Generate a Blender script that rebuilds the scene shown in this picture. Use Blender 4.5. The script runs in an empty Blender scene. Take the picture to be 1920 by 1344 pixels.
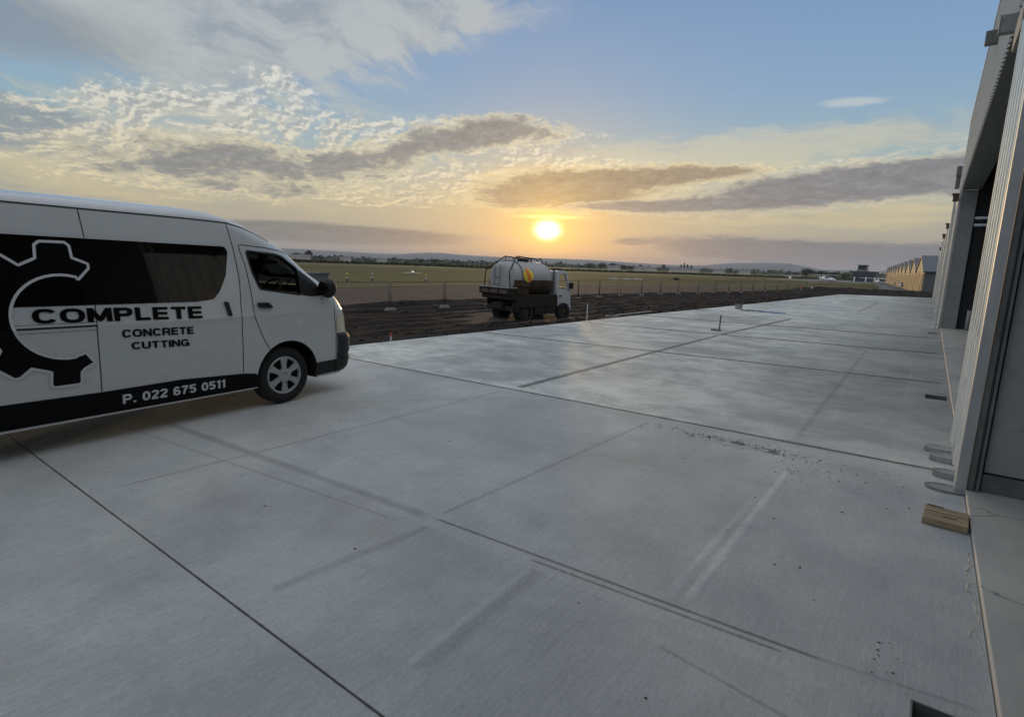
import bpy, bmesh, math, random
from mathutils import Vector, Matrix, noise as mnoise
R = math.radians
random.seed(7)
SC = bpy.context.scene
COL = SC.collection

# ------------------------------------------------------------------ camera
def make_camera():
    roll, pitch, yaw = R(1.85), R(9.7), R(37.0)
    fw = Vector((-math.sin(yaw)*math.cos(pitch), math.cos(yaw)*math.cos(pitch), -math.sin(pitch)))
    r0 = Vector((math.cos(yaw), math.sin(yaw), 0)); u0 = r0.cross(fw)
    r = r0*math.cos(roll) + u0*math.sin(roll); u = u0*math.cos(roll) - r0*math.sin(roll)
    cd = bpy.data.cameras.new('camera'); cam = bpy.data.objects.new('camera', cd); COL.objects.link(cam)
    m = Matrix((r, u, -fw)).transposed().to_4x4(); m.translation = Vector((0, 0, 1.75))
    cam.matrix_world = m
    cd.sensor_fit = 'HORIZONTAL'; cd.sensor_width = 36; cd.lens = 1025/1920*36
    cd.clip_start = .05; cd.clip_end = 60000
    SC.camera = cam
make_camera()
SC.view_settings.view_transform = 'Standard'; SC.view_settings.look = 'None'
SC.view_settings.exposure = 0.0; SC.view_settings.gamma = 1
SC.cycles.use_denoising = True; SC.cycles.denoising_prefilter = 'NONE'; SC.cycles.denoising_input_passes = 'RGB_ALBEDO_NORMAL'
SC.cycles.max_bounces = 5; SC.cycles.diffuse_bounces = 3; SC.cycles.glossy_bounces = 3; SC.cycles.transmission_bounces = 4; SC.cycles.volume_bounces = 0

SUN_AZ, SUN_EL = -33.8, 3.75

# ------------------------------------------------------------------ node expression helper
class G:
    """little wrapper: arithmetic on sockets makes Math nodes"""
    def __init__(s, nt): s.nt = nt
    def n(s, typ, **kw):
        nd = s.nt.nodes.new(typ)
        for k, v in kw.items(): setattr(nd, k, v)
        return nd
    def put(s, sock, v):
        if isinstance(v, S): s.nt.links.new(v.s, sock)
        elif isinstance(v, bpy.types.NodeSocket): s.nt.links.new(v, sock)
        else: sock.default_value = v
    def m(s, op, *a, clamp=False):
        nd = s.n('ShaderNodeMath', operation=op, use_clamp=clamp)
        for i, v in enumerate(a): s.put(nd.inputs[i], v)
        return S(s, nd.outputs[0])
    def sm(s, x, a, b):
        nd = s.n('ShaderNodeMapRange', interpolation_type='SMOOTHSTEP'); nd.clamp = True
        s.put(nd.inputs[0], x); s.put(nd.inputs[1], a); s.put(nd.inputs[2], b)
        return S(s, nd.outputs[0])
    def lin(s, x, a, b, c=0., d=1.):
        nd = s.n('ShaderNodeMapRange'); nd.clamp = True
        for i, v in enumerate((x, a, b, c, d)): s.put(nd.inputs[i], v)
        return S(s, nd.outputs[0])
    def mix(s, f, a, b, mode='MIX'):
        nd = s.n('ShaderNodeMix', data_type='RGBA', blend_type=mode)
        s.put(nd.inputs[0], f)
        for i, v in ((6, a), (7, b)):
            if isinstance(v, tuple): v = (v[0], v[1], v[2], 1)
            s.put(nd.inputs[i], v)
        return S(s, nd.outputs[2])
    def vec(s, x, y, z=0.):
        nd = s.n('ShaderNodeCombineXYZ')
        for i, v in enumerate((x, y, z)): s.put(nd.inputs[i], v)
        return S(s, nd.outputs[0])
    def xyz(s, v):
        nd = s.n('ShaderNodeSeparateXYZ'); s.put(nd.inputs[0], v)
        return [S(s, o) for o in nd.outputs]
    def vm(s, op, *a):
        nd = s.n('ShaderNodeVectorMath', operation=op)
        for i, v in enumerate(a): s.put(nd.inputs[i], v)
        return S(s, nd.outputs[0]), S(s, nd.outputs['Value'])
    def noise(s, v, scale, detail=4., rough=.55, dist=0., typ=None):
        nd = s.n('ShaderNodeTexNoise')
        s.put(nd.inputs['Vector'], v); s.put(nd.inputs['Scale'], scale); s.put(nd.inputs['Detail'], detail)
        s.put(nd.inputs['Roughness'], rough); s.put(nd.inputs['Distortion'], dist)
        return S(s, nd.outputs[0])
    def ramp(s, x, pts):
        nd = s.n('ShaderNodeValToRGB'); cr = nd.color_ramp
        while len(cr.elements) < len(pts): cr.elements.new(.5)
        for e, (p, c) in zip(cr.elements, pts): e.position = p; e.color = (*c, 1) if len(c) == 3 else c
        s.put(nd.inputs[0], x); return S(s, nd.outputs[0])
class S:
    def __init__(s, g, sock): s.g = g; s.s = sock
    def __add__(a, b): return a.g.m('ADD', a, b)
    __radd__ = __add__
    def __sub__(a, b): return a.g.m('SUBTRACT', a, b)
    def __rsub__(a, b): return a.g.m('SUBTRACT', b, a)
    def __mul__(a, b): return a.g.m('MULTIPLY', a, b)
    __rmul__ = __mul__
    def __truediv__(a, b): return a.g.m('DIVIDE', a, b)
    def __rtruediv__(a, b): return a.g.m('DIVIDE', b, a)
    def mx(a, b): return a.g.m('MAXIMUM', a, b)
    def mn(a, b): return a.g.m('MINIMUM', a, b)
    def exp(a): return a.g.m('EXPONENT', a)
    def abs(a): return a.g.m('ABSOLUTE', a)

# ------------------------------------------------------------------ world: evening sky with broken cloud
def make_world():
    w = bpy.data.worlds.new('World'); SC.world = w; w.use_nodes = True
    nt = w.node_tree; nt.nodes.clear(); g = G(nt)
    out = g.n('ShaderNodeOutputWorld'); bg = g.n('ShaderNodeBackground'); bg2 = g.n('ShaderNodeBackground')
    tc = g.n('ShaderNodeTexCoord')
    d = S(g, tc.outputs['Generated'])
    dx, dy, dz = g.xyz(d)
    el = g.m('ARCSINE', dz)*57.29578
    az = g.m('ARCTAN2', dx, dy)*57.29578
    sky = g.n('ShaderNodeTexSky', sky_type='NISHITA', sun_disc=False)
    sky.sun_elevation = R(SUN_EL); sky.sun_rotation = R(SUN_AZ); sky.air_density = 1.0; sky.dust_density = 1.0; sky.ozone_density = 1.5
    # clear air seen between the clouds; overhead stops, out of view, brightened as fill
    base = g.ramp(g.lin(el, 0., 60.), [(0, (.34, .33, .32)), (2.5/60, (.41, .39, .33)), (5/60, (.45, .43, .34)), (8/60, (.40, .47, .44)),
        (11.5/60, (.29, .44, .53)), (16/60, (.235, .38, .57)), (24/60, (.185, .315, .54)), (36/60, (.50, .56, .66)), (1, (.68, .72, .78))])
    # away from the sun, out of view, sky brightened to fill the ground
    sv = Vector((math.sin(R(SUN_AZ))*math.cos(R(SUN_EL)), math.cos(R(SUN_AZ))*math.cos(R(SUN_EL)), math.sin(R(SUN_EL))))
    _, dot = g.vm('DOT_PRODUCT', d, tuple(sv))
    ang = g.m('ARCCOSINE', dot.mn(.999999))*57.29578
    away = g.lin(ang, 60., 150.)
    base = g.mix(away*.85, base, (.72, .77, .84))
    daz = az - SUN_AZ
    # warm belt along the horizon round the sun
    belt = (0. - (daz*daz)*(1/900.) - ((el-4.5)*(el-4.5))*(1/28.)).exp()
    base = g.mix(belt*.32, base, (.78, .58, .27))
    glow1 = (0. - ang*(1/4.5)).exp()
    base = g.mix((glow1*1.1).mn(1.), base, (.90, .48, .11))
    # cloud coordinates: azimuth against a compressed elevation, so that cells flatten towards the horizon
    lnE = g.m('LOGARITHM', el.mx(-3.) + 4., 2.718282)*7.
    qx, qy = az*.30, lnE
    w1 = g.noise(g.vec(qx*.35, qy*.35, 1.), 1., 3., .5); w2 = g.noise(g.vec(qx*.35, qy*.35, 8.), 1., 3., .5)
    def Q(sx=1., sy=1., shear=0., warp=1., z=0., dx_=0., dy_=0.):
        X = qx + (w1-.5)*(2.2*warp) + dx_; Y = qy + (w2-.5)*(1.6*warp) + dy_
        return g.vec(X*sx + Y*shear, Y*sy, z)
    def blob(a, e, ra, re, tilt=0.):
        """soft ellipse on the sky, centre azimuth/elevation in degrees, tilt = rise per degree"""
        u = (az - a)*(1/ra); v = (el - e - (az - a)*tilt)*(1/re)
        return (0. - u*u - v*v).exp()
    n_big = g.noise(Q(.5, .6, .15, 1., 2.), .8, 8., .58)
    n_mid = g.noise(Q(1., 1., .1, 1., 5.), .9, 9., .62)
    n_alt = g.noise(Q(1., 1.15, -.25, .7, 4.), 3.1, 8., .66)
    n_alt2 = g.noise(Q(1., 1.15, -.25, .7, 4., .10, -.10), 3.1, 8., .66)
    n_cell = g.noise(Q(.7, 1., -.2, .6, 11.), 1.1, 3., .5)
    n_fib = g.noise(Q(.35, 1.3, .55, 1.6, 6.), .9, 7., .62)
    col = base
    # high thin veil
    veil = (blob(-66, 17.5, 16, 4.6, .10)*1.15 + blob(-50, 21.5, 13, 2.6, .10)*1.0 + blob(-9, 11.4, 16, 1.9, .03)*.95 + blob(-24, 10.3, 9, 1.5, .02)*.7
            + blob(-75, 6.0, 14, 2.2)*.8 + blob(-62, 11, 13, 3.5)*.65 + blob(-55, 6, 14, 2.)*.6 + blob(-8, 5.2, 20, 1.6)*.7)
    va = g.sm(veil*1.0 + ((n_fib-.5)*2.6 + (n_big-.5)*1.6)*g.lin(veil, 0., .4, .15, 1.), .22, 1.05)
    vc = g.ramp(g.lin(el, 0., 30.), [(0, (.62, .50, .30)), (.2, (.66, .56, .34)), (.33, (.60, .57, .43)), (.45, (.52, .54, .49)), (.6, (.52, .54, .52)), (1, (.50, .52, .53))])
    vg = g.sm(n_big*.5 + n_fib*.5, .56, .42)
    vc = g.mix(vg*.75*g.lin(el, 8., 16.), vc, (.27, .31, .36))
    col = g.mix(va*.85, col, vc)
    wisp = g.sm(blob(-7.3, 14.3, 3.6, .55, -.03)*1.0 + (n_fib-.5)*1.9, .50, 1.0)
    col = g.mix(wisp*.6, col, (.62, .64, .62))
    # grey sheets upper left
    gs = g.sm(0. - .05 + (blob(-80, 16.0, 13, 3.2)*1.0 + blob(-77, 9.0, 9.5, 1.8, -.12)*1.8 + blob(-92, 10, 10, 8)*.8)*1.0 + (n_big-.5)*1.1 + (n_fib-.5)*.4, .30, .95)
    col = g.mix(gs*.72, col, (.255, .285, .315))
    # broken altocumulus, left: bright lit flecks
    am = (blob(-71, 10.6, 10.5, 3.2, .05)*1.05 + blob(-72, 6.5, 8, 1.2)*.8 + blob(-63, 12.6, 6.5, 2.6, .1)*1.1 + blob(-60.5, 15.2, 3.6, 1.0)*1.3 + blob(-59, 9.8, 12, 2.8)*1.15 + blob(-66, 6.6, 10, 1.9)*1.05
          + blob(-47, 12.6, 8, 1.5, .05)*1.0 + blob(-50, 7.0, 10, 2.2)*1.0 + blob(-25, 9.6, 8, 1.2)*.95 + blob(-37, 10.8, 8, 2.2)*1.0 + blob(-37, 7.2, 7, 1.8)*.8 + blob(-33, 12.6, 6, .8)*.6 + blob(-9, 9.4, 14, .9, .06)*.8)
    n_fx = g.noise(Q(1.0, 1.5, -.25, .8, 21.), 2.0, 9., .66)
    aa = g.sm(am.mn(1.1)*1.25 - .38 + ((n_alt-.5)*1.9 + (n_fx-.5)*2.8 + (n_cell-.5)*3.2)*g.lin(am, .05, .5, .0, 1.), .40, 1.25)
    lit = g.sm((n_alt - n_alt2) + (n_fx-.5)*.5, -.09, .12)
    warm = g.lin(el, 4., 14.)
    abright = g.mix(warm, (.97, .78, .42), (.86, .84, .74))
    adark = g.mix(warm, (.50, .43, .31), (.38, .42, .44))
    col = g.mix(aa*.90, col, g.mix(lit*.8+(1.-aa)*.2, adark, abright))
    # dark grey banks; each with a lit rim
    clear = 1.
    n_fr = g.noise(Q(1.0, 1.4, -.15, .6, 14.), 2.2, 10., .70)
    def bank(mask, nz, lo, hi, dark, rim, op=.92, amp=1.5, fray=.5):
        nonlocal col, clear
        gate = g.sm(mask, .02, .40)
        v = mask*1.15 - .12 + ((nz-.5)*(amp*2.1) + (n_fr-.5)*(fray*4.0))*gate
        r_ = g.sm(v, lo-.45, lo+.15)*gate
        col = g.mix(r_*.62, col, g.mix(g.sm(n_fr, .35, .65), g.mix(.5, dark, rim), rim))
        a_ = g.sm(v, lo-.05, hi+.25)
        shade = g.lin(n_fr*.6+n_alt*.4, .38, .62, .72, 1.22)
        dk = g.mix(1., tuple(q*.88 for q in dark), g.vec(shade, shade, shade), 'MULTIPLY')
        col = g.mix(a_*op, col, dk)
        clear = (1. - a_*.8)*clear
    n_b = g.noise(Q(.8, 1.1, -.1, 1., 9.), .8, 9., .62)
    n_c = g.noise(Q(.45, 1., -.2, 1., 3.), .8, 9., .58)
    # long bank trending up to the right over the truck
    bank(blob(-47, 11.0, 7.5, 1.3, .20)*1.2 + blob(-39.5, 12.6, 6.0, 1.3, .02)*1.4 + blob(-57, 8.6, 8.5, 1.7, .05)*1.15 + blob(-69, 7.4, 7, 1.3)*1.05 + blob(-61, 6.2, 6, .9)*.9 + blob(-66, 9.4, 6, 1.0)*.75,
         n_b, .48, 1.12, (.255, .255, .265), (.84, .74, .47), .90, 1.7, .9)
    # bank above the sun
    bank(blob(-31.5, 7.8, 9.5, 1.8, .05)*1.6 + blob(-33, 6.3, 7, .9, .0)*1.2 + blob(-21, 9.0, 8.0, .8, .05)*1.25, n_c, .50, 1.0, (.34, .262, .185), (.92, .76, .40), .95, 1.1, .7)
    # long dark bank to the right
    bank(blob(-10, 7.5, 12, 1.5, .09)*1.6 + blob(-24, 6.1, 10, .50, .02)*1.4 + blob(3, 8.4, 9, 1.5, .05)*1.5, n_c, .50, 1.0, (.235, .23, .255), (.82, .73, .50), .95, 1.0, .7)
    # low banks on the horizon
    bank(blob(-54, 2.4, 13, .9, 0.)*1.9 + blob(-72, 2.2, 14, .9)*1.1, n_c, .40, .85, (.205, .21, .21), (.60, .52, .36), .97, .6, .4)
    bank(blob(-11, 1.95, 11, 1.0, -.035)*2.6 + blob(4, 1.7, 8, .9)*2. + blob(-25.5, 2.7, 1.2, .28)*1.2, n_b, .42, .9, (.165, .185, .235), (.42, .38, .33), .97, .8, .6)
    # haze close to the horizon
    hz = (0. - el.mx(0.)*(1/2.3)).exp()
    hc = g.mix((0. - (daz*daz)*(1/130.)).exp(), (.175, .19, .215), (.60, .35, .14))
    col = g.mix(hz*.80, col, hc)
    # sun shining through, cut by a cloud edge at its top
    su = daz*(1/1.45); sw = (el-SUN_EL+.12)*(1/1.08)
    r2 = su*su + sw*sw + (n_alt-.5)*.9
    topcut = g.sm(el + (n_mid-.5)*.6, SUN_EL+.75, SUN_EL+1.15)
    disc = (0. - r2*r2*1.5 - r2*.6).exp()*(1. - topcut*.8)
    halo = (0. - ang*(1/1.9)).exp()
    halo2 = (0. - ang*(1/9.)).exp()
    rimb = blob(SUN_AZ+.3, SUN_EL+1.15, 2.9, .16)
    add = g.mix(1., (0, 0, 0), (0, 0, 0))
    h2 = halo2*clear
    c1 = g.vec(halo*1.0 + h2*.08 + disc*3.4 + rimb*.9, halo*.62 + h2*.035 + disc*2.9 + rimb*.6, halo*.05 + h2*.0 + disc*2.1 + rimb*.25)
    col = g.mix(1., col, c1, 'ADD')
    g.put(bg.inputs[0], col); bg.inputs[1].default_value = .93
    nt.links.new(sky.outputs[0], bg2.inputs[0]); bg2.inputs[1].default_value = .012
    ad = g.n('ShaderNodeAddShader'); nt.links.new(bg.outputs[0], ad.inputs[0]); nt.links.new(bg2.outputs[0], ad.inputs[1])
    nt.links.new(ad.outputs[0], out.inputs[0])
    w.cycles.sampling_method = 'MANUAL'; w.cycles.sample_map_resolution = 1024
make_world()

def make_sun():
    ld = bpy.data.lights.new('sun', 'SUN'); o = bpy.data.objects.new('sun', ld); COL.objects.link(o)
    ld.energy = 1.1; ld.angle = R(2.5); ld.color = (1, .66, .30)
    dv = Vector((math.sin(R(SUN_AZ))*math.cos(R(SUN_EL)), math.cos(R(SUN_AZ))*math.cos(R(SUN_EL)), math.sin(R(SUN_EL))))
    o.rotation_euler = dv.to_track_quat('Z', 'Y').to_euler(); o.location = (-20, 30, 20)
make_sun()

# ------------------------------------------------------------------ materials
def mat(name, col, rough=.6, metal=0., var=0., vscale=4., bump=0., bscale=40., spec=.5, coat=0., stretch=(1, 1, 1), dirt=None):
    m = bpy.data.materials.new(name); m.use_nodes = True; nt = m.node_tree; g = G(nt)
    p = nt.nodes['Principled BSDF']
    p.inputs['Roughness'].default_value = rough; p.inputs['Metallic'].default_value = metal
    p.inputs['Specular IOR Level'].default_value = spec; p.inputs['Coat Weight'].default_value = coat
    tc = g.n('ShaderNodeTexCoord'); mp = g.n('ShaderNodeMapping'); mp.inputs['Scale'].default_value = stretch
    nt.links.new(tc.outputs['Object'], mp.inputs[0]); v = S(g, mp.outputs[0])
    c = (*col, 1)
    if var:
        n = g.noise(v, vscale, 6., .6)
        f = g.lin(n, .3, .7)
        a = tuple(x*(1-var) for x in col); b = tuple(min(1, x*(1+var)) for x in col)
        cc = g.mix(f, a, b)
        if dirt:
            n2 = g.noise(v, vscale*3.1, 5., .7)
            cc = g.mix(g.sm(n2, .52, .72)*.6, cc, dirt)
        g.put(p.inputs['Base Color'], cc)
        g.put(p.inputs['Roughness'], g.lin(n, .3, .7, max(.02, rough-.08), min(1, rough+.08)))
    else: p.inputs['Base Color'].default_value = c
    if bump:
        b = g.n('ShaderNodeBump'); b.inputs['Strength'].default_value = bump; b.inputs['Distance'].default_value = .01
        g.put(b.inputs['Height'], g.noise(v, bscale, 5., .6)); nt.links.new(b.outputs[0], p.inputs['Normal'])
    return m
M = {}
M['white'] = mat('white_paint', (.55, .57, .57), .25, var=.02, vscale=1.5, coat=.8)
M['black_vinyl'] = mat('black_vinyl', (.004, .004, .005), .3, spec=.12)
M['seam'] = mat('seam_gap', (.01, .01, .01), .8)
M['white_vinyl'] = mat('white_vinyl', (.62, .63, .64), .4)
M['plastic'] = mat('black_plastic', (.006, .006, .006), .55, var=.2, bump=.1, bscale=200)
M['tyre'] = mat('tyre_rubber', (.014, .014, .014), .85, var=.3, vscale=12, bump=.3, bscale=60)
M['riser'] = mat('dull_riser_plastic', (.27, .28, .27), .7, var=.2, vscale=6)
M['riser_rim'] = mat('pale_rim', (.42, .42, .39), .6, var=.2, vscale=12)
M['rim'] = mat('hubcap_grey', (.42, .42, .42), .38, metal=.3, var=.12, vscale=20)
M['arch'] = mat('arch_black', (.008, .008, .008), .9)
M['seat'] = mat('seat_fabric', (.05, .05, .055), .9, var=.2)
M['lamp'] = mat('headlight_plastic', (.62, .58, .42), .12, var=.1, vscale=10, coat=.5)
M['dark_glass'] = mat('tinted_glass', (.006, .005, .004), .03, spec=.4)
M['galv'] = mat('galvanised_steel', (.50, .52, .53), .38, metal=.75, var=.14, vscale=5, stretch=(1, 1, .3), bump=.08, bscale=20)
M['clad'] = mat('zinc_cladding', (.76, .76, .71), .32, metal=.45, var=.10, vscale=3, stretch=(1, 1, .3), dirt=(.40, .39, .34))
M['clad2'] = mat('grey_cladding', (.46, .47, .45), .5, metal=.1, var=.08, vscale=2)
M['steel_dark'] = mat('dark_steel', (.15, .155, .15), .5, metal=.3, var=.25, vscale=6)
M['red_primer'] = mat('red_primer', (.10, .055, .05), .7, var=.25, vscale=10)
M['panel_grey'] = mat('grey_wall_panel', (.30, .31, .305), .65, var=.10, vscale=2.2, bump=.15, bscale=90, dirt=(.17, .175, .18))
M['black_wrap'] = mat('building_wrap', (.018, .019, .02), .7, var=.3, vscale=3)
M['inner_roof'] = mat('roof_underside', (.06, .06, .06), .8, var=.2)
M['wood'] = mat('weathered_timber', (.31, .235, .14), .85, var=.45, vscale=14, bump=.5, bscale=30, stretch=(.25, 2, 1), dirt=(.13, .10, .06))
M['string'] = mat('pale_string', (.6, .57, .45), .8)
M['white_tank'] = mat('dusty_white_tank', (.36, .35, .34), .5, var=.14, vscale=1.5, dirt=(.32, .28, .22))
M['cab_paint'] = mat('dusty_white_cab', (.52, .53, .53), .4, var=.1, vscale=2, dirt=(.34, .31, .27))
M['truck_dark'] = mat('dirty_truck_chassis', (.022, .016, .011), .9, var=.5, vscale=4, dirt=(.05, .035, .022))
M['truck_mud_glare'] = mat('mud_and_glare_brown', (.055, .036, .018), .9, var=.4, vscale=3, dirt=(.08, .055, .03))  # mud brown that also paints the warm glare low on the tank
M['yellow'] = mat('hazard_yellow', (.75, .55, .05), .5); M['orange'] = mat('hazard_orange', (.70, .18, .03), .5)
M['fence'] = mat('fence_steel', (.085, .075, .062), .6, metal=.3, var=.2)
M['concrete_block'] = mat('pale_concrete_block', (.25, .235, .22), .85, var=.2, vscale=8, bump=.3)
M['blue'] = mat('blue_sheet', (.05, .13, .26), .6, var=.2, vscale=5)
M['black_sheet'] = mat('black_sheet', (.02, .022, .022), .7, var=.3)
M['hangar_wall'] = mat('cream_hangar_sheet', (.13, .137, .135), .6, var=.08, vscale=.5)
M['hangar_door'] = mat('tan_hangar_door', (.055, .056, .054), .6, var=.15, vscale=.6)
M['hangar_door2'] = mat('rusty_hangar_door', (.075, .06, .042), .6, var=.2, vscale=.6)
M['hangar_roof'] = mat('grey_hangar_roof', (.07, .075, .085), .5, var=.1, vscale=.4)
M['hangar_side'] = mat('dark_hangar_side', (.10, .105, .105), .7, var=.1, vscale=.4)
M['plane_white'] = mat('aircraft_white', (.72, .73, .74), .3, var=.05)
M['house_wall'] = mat('pale_house_wall', (.50, .45, .38), .8, var=.1, vscale=.2)
M['house_roof'] = mat('grey_house_roof', (.16, .15, .15), .7, var=.2, vscale=.2)
M['bark'] = mat('bark', (.07, .055, .04), .9, var=.3)
M['leaf'] = mat('dark_foliage', (.05, .058, .026), .9, var=.5, vscale=.35)
M['hedge'] = mat('hedge_foliage', (.060, .066, .030), .95, var=.5, vscale=.25)
M['tower'] = mat('dark_tower_wall', (.045, .05, .055), .6, var=.2, vscale=.3)
M['tower_glass'] = mat('tower_glass', (.02, .03, .04), .1)
M['signwhite'] = mat('white_board', (.62, .62, .6), .6)
M['red_stake'] = mat('orange_red_tip', (.5, .08, .03), .7)
M['clod'] = mat('grey_clod', (.085, .08, .07), .95, var=.3, vscale=20)

def glass_mat():
    m = bpy.data.materials.new('clear_window_glass'); m.use_nodes = True; nt = m.node_tree; g = G(nt)
    nt.nodes.remove(nt.nodes['Principled BSDF']); out = nt.nodes['Material Output']
    t = g.n('ShaderNodeBsdfTransparent'); t.inputs[0].default_value = (.86, .90, .84, 1)
    gl = g.n('ShaderNodeBsdfGlossy'); gl.inputs['Roughness'].default_value = .02; gl.inputs[0].default_value = (.9, .9, .9, 1)
    fr = g.n('ShaderNodeFresnel'); fr.inputs[0].default_value = 1.45
    mx = g.n('ShaderNodeMixShader'); nt.links.new(fr.outputs[0], mx.inputs[0]); nt.links.new(t.outputs[0], mx.inputs[1]); nt.links.new(gl.outputs[0], mx.inputs[2])
    nt.links.new(mx.outputs[0], out.inputs[0]); return m
M['glass'] = glass_mat()

# ------------------------------------------------------------------ object helpers
def tag(o, label=None, cat=None, group=None, kind=None):
    if label: o['label'] = label
    if cat: o['category'] = cat
    if group: o['group'] = group
    if kind: o['kind'] = kind
    return o
def thing(name, label, cat, loc=(0, 0, 0), rz=0., group=None):
    o = bpy.data.objects.new(name, None); COL.objects.link(o); o.location = loc; o.rotation_euler = (0, 0, rz)
    o.empty_display_size = .2
    return tag(o, label, cat, group)
class MB:
    def __init__(s): s.v = []; s.f = []; s.mi = []; s.cur = 0
    def add(s, vs, fs):
        b = len(s.v); s.v += [tuple(v) for v in vs]; s.f += [tuple(i+b for i in f) for f in fs]; s.mi += [s.cur]*len(fs); return s
    def box(s, x0, x1, y0, y1, z0, z1, mtx=None):
        vs = [Vector((x, y, z)) for z in (z0, z1) for y in (y0, y1) for x in (x0, x1)]
        if mtx: vs = [mtx @ v for v in vs]
        return s.add(vs, [(0, 2, 3, 1), (4, 5, 7, 6), (0, 1, 5, 4), (2, 6, 7, 3), (0, 4, 6, 2), (1, 3, 7, 5)])
    def tube(s, a, b, r, n=10, r2=None, caps=True):
        a = Vector(a); b = Vector(b); d = (b-a).normalized(); r2 = r if r2 is None else r2
        u = d.orthogonal().normalized(); w = d.cross(u)
        vs = []
        for p, rr in ((a, r), (b, r2)):
            for i in range(n):
                t = 2*math.pi*i/n; vs.append(p + (u*math.cos(t)+w*math.sin(t))*rr)
        fs = [(i, (i+1) % n, n+(i+1) % n, n+i) for i in range(n)]
        if caps: fs += [tuple(range(n-1, -1, -1)), tuple(range(n, 2*n))]
        return s.add(vs, fs)
    def path(s, pts, r, n=8):
        for a, b in zip(pts, pts[1:]): s.tube(a, b, r, n)
        return s
    def prism(s, poly, lo, hi, f):
        """poly 2-D, f(u,v,w)->3-D, extruded w from lo to hi"""
        n = len(poly); vs = [f(u, v, lo) for u, v in poly] + [f(u, v, hi) for u, v in poly]
        fs = [tuple(range(n))[::-1], tuple(range(n, 2*n))] + [(i, (i+1) % n, n+(i+1) % n, n+i) for i in range(n)]
        return s.add(vs, fs)
    def rings(s, rings, cap=True, close=True):
        n = len(rings[0]); vs = [p for r in rings for p in r]; fs = []
        for k in range(len(rings)-1):
            for i in range(n if close else n-1):
                j = (i+1) % n; fs.append((k*n+i, k*n+j, (k+1)*n+j, (k+1)*n+i))
        if cap: fs += [tuple(range(n))[::-1], tuple(range((len(rings)-1)*n, len(rings)*n))]
        return s.add(vs, fs)
    def build(s, name, m, parent=None, smooth=False, bevel=0., loc=None, auto=False):
        me = bpy.data.meshes.new(name); me.from_pydata(s.v, [], s.f); me.update()
        bm = bmesh.new(); bm.from_mesh(me); bmesh.ops.recalc_face_normals(bm, faces=bm.faces); bm.to_mesh(me); bm.free()
        ms = m if isinstance(m, (list, tuple)) else [m]
        for x in ms: me.materials.append(M[x] if isinstance(x, str) else x)
        if len(ms) > 1:
            for p, i in zip(me.polygons, s.mi): p.material_index = i
        if smooth:
            for p in me.polygons: p.use_smooth = True
        o = bpy.data.objects.new(name, me); COL.objects.link(o)
        if parent: o.parent = parent
        if loc: o.location = loc
        if bevel:
            b = o.modifiers.new('bevel', 'BEVEL'); b.width = bevel; b.segments = 2; b.limit_method = 'ANGLE'; b.angle_limit = R(40)
        if auto:
            e = o.modifiers.new('split', 'EDGE_SPLIT'); e.split_angle = R(35)
        return o
def copy_tree(o, parent=None):
    c = o.copy(); COL.objects.link(c); c.parent = parent
    for ch in [x for x in bpy.data.objects if x.parent == o]: copy_tree(ch, c)
    return c
def boolean(o, cutters):
    for c in cutters:
        m = o.modifiers.new('cut', 'BOOLEAN'); m.operation = 'DIFFERENCE'; m.solver = 'EXACT'; m.object = c
    dg = bpy.context.evaluated_depsgraph_get(); dg.update()
    me = bpy.data.meshes.new_from_object(o.evaluated_get(dg)); o.modifiers.clear(); old = o.data; o.data = me
    me.name = old.name
    for c in cutters: bpy.data.objects.remove(c)

# ------------------------------------------------------------------ ground
def pos_graph(name):
    m = bpy.data.materials.new(name); m.use_nodes = True; nt = m.node_tree; g = G(nt)
    ge = g.n('ShaderNodeNewGeometry'); p = nt.nodes['Principled BSDF']
    P = S(g, ge.outputs['Position']); x, y, z = g.xyz(P)
    return m, nt, g, p, P, x, y, z

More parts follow.
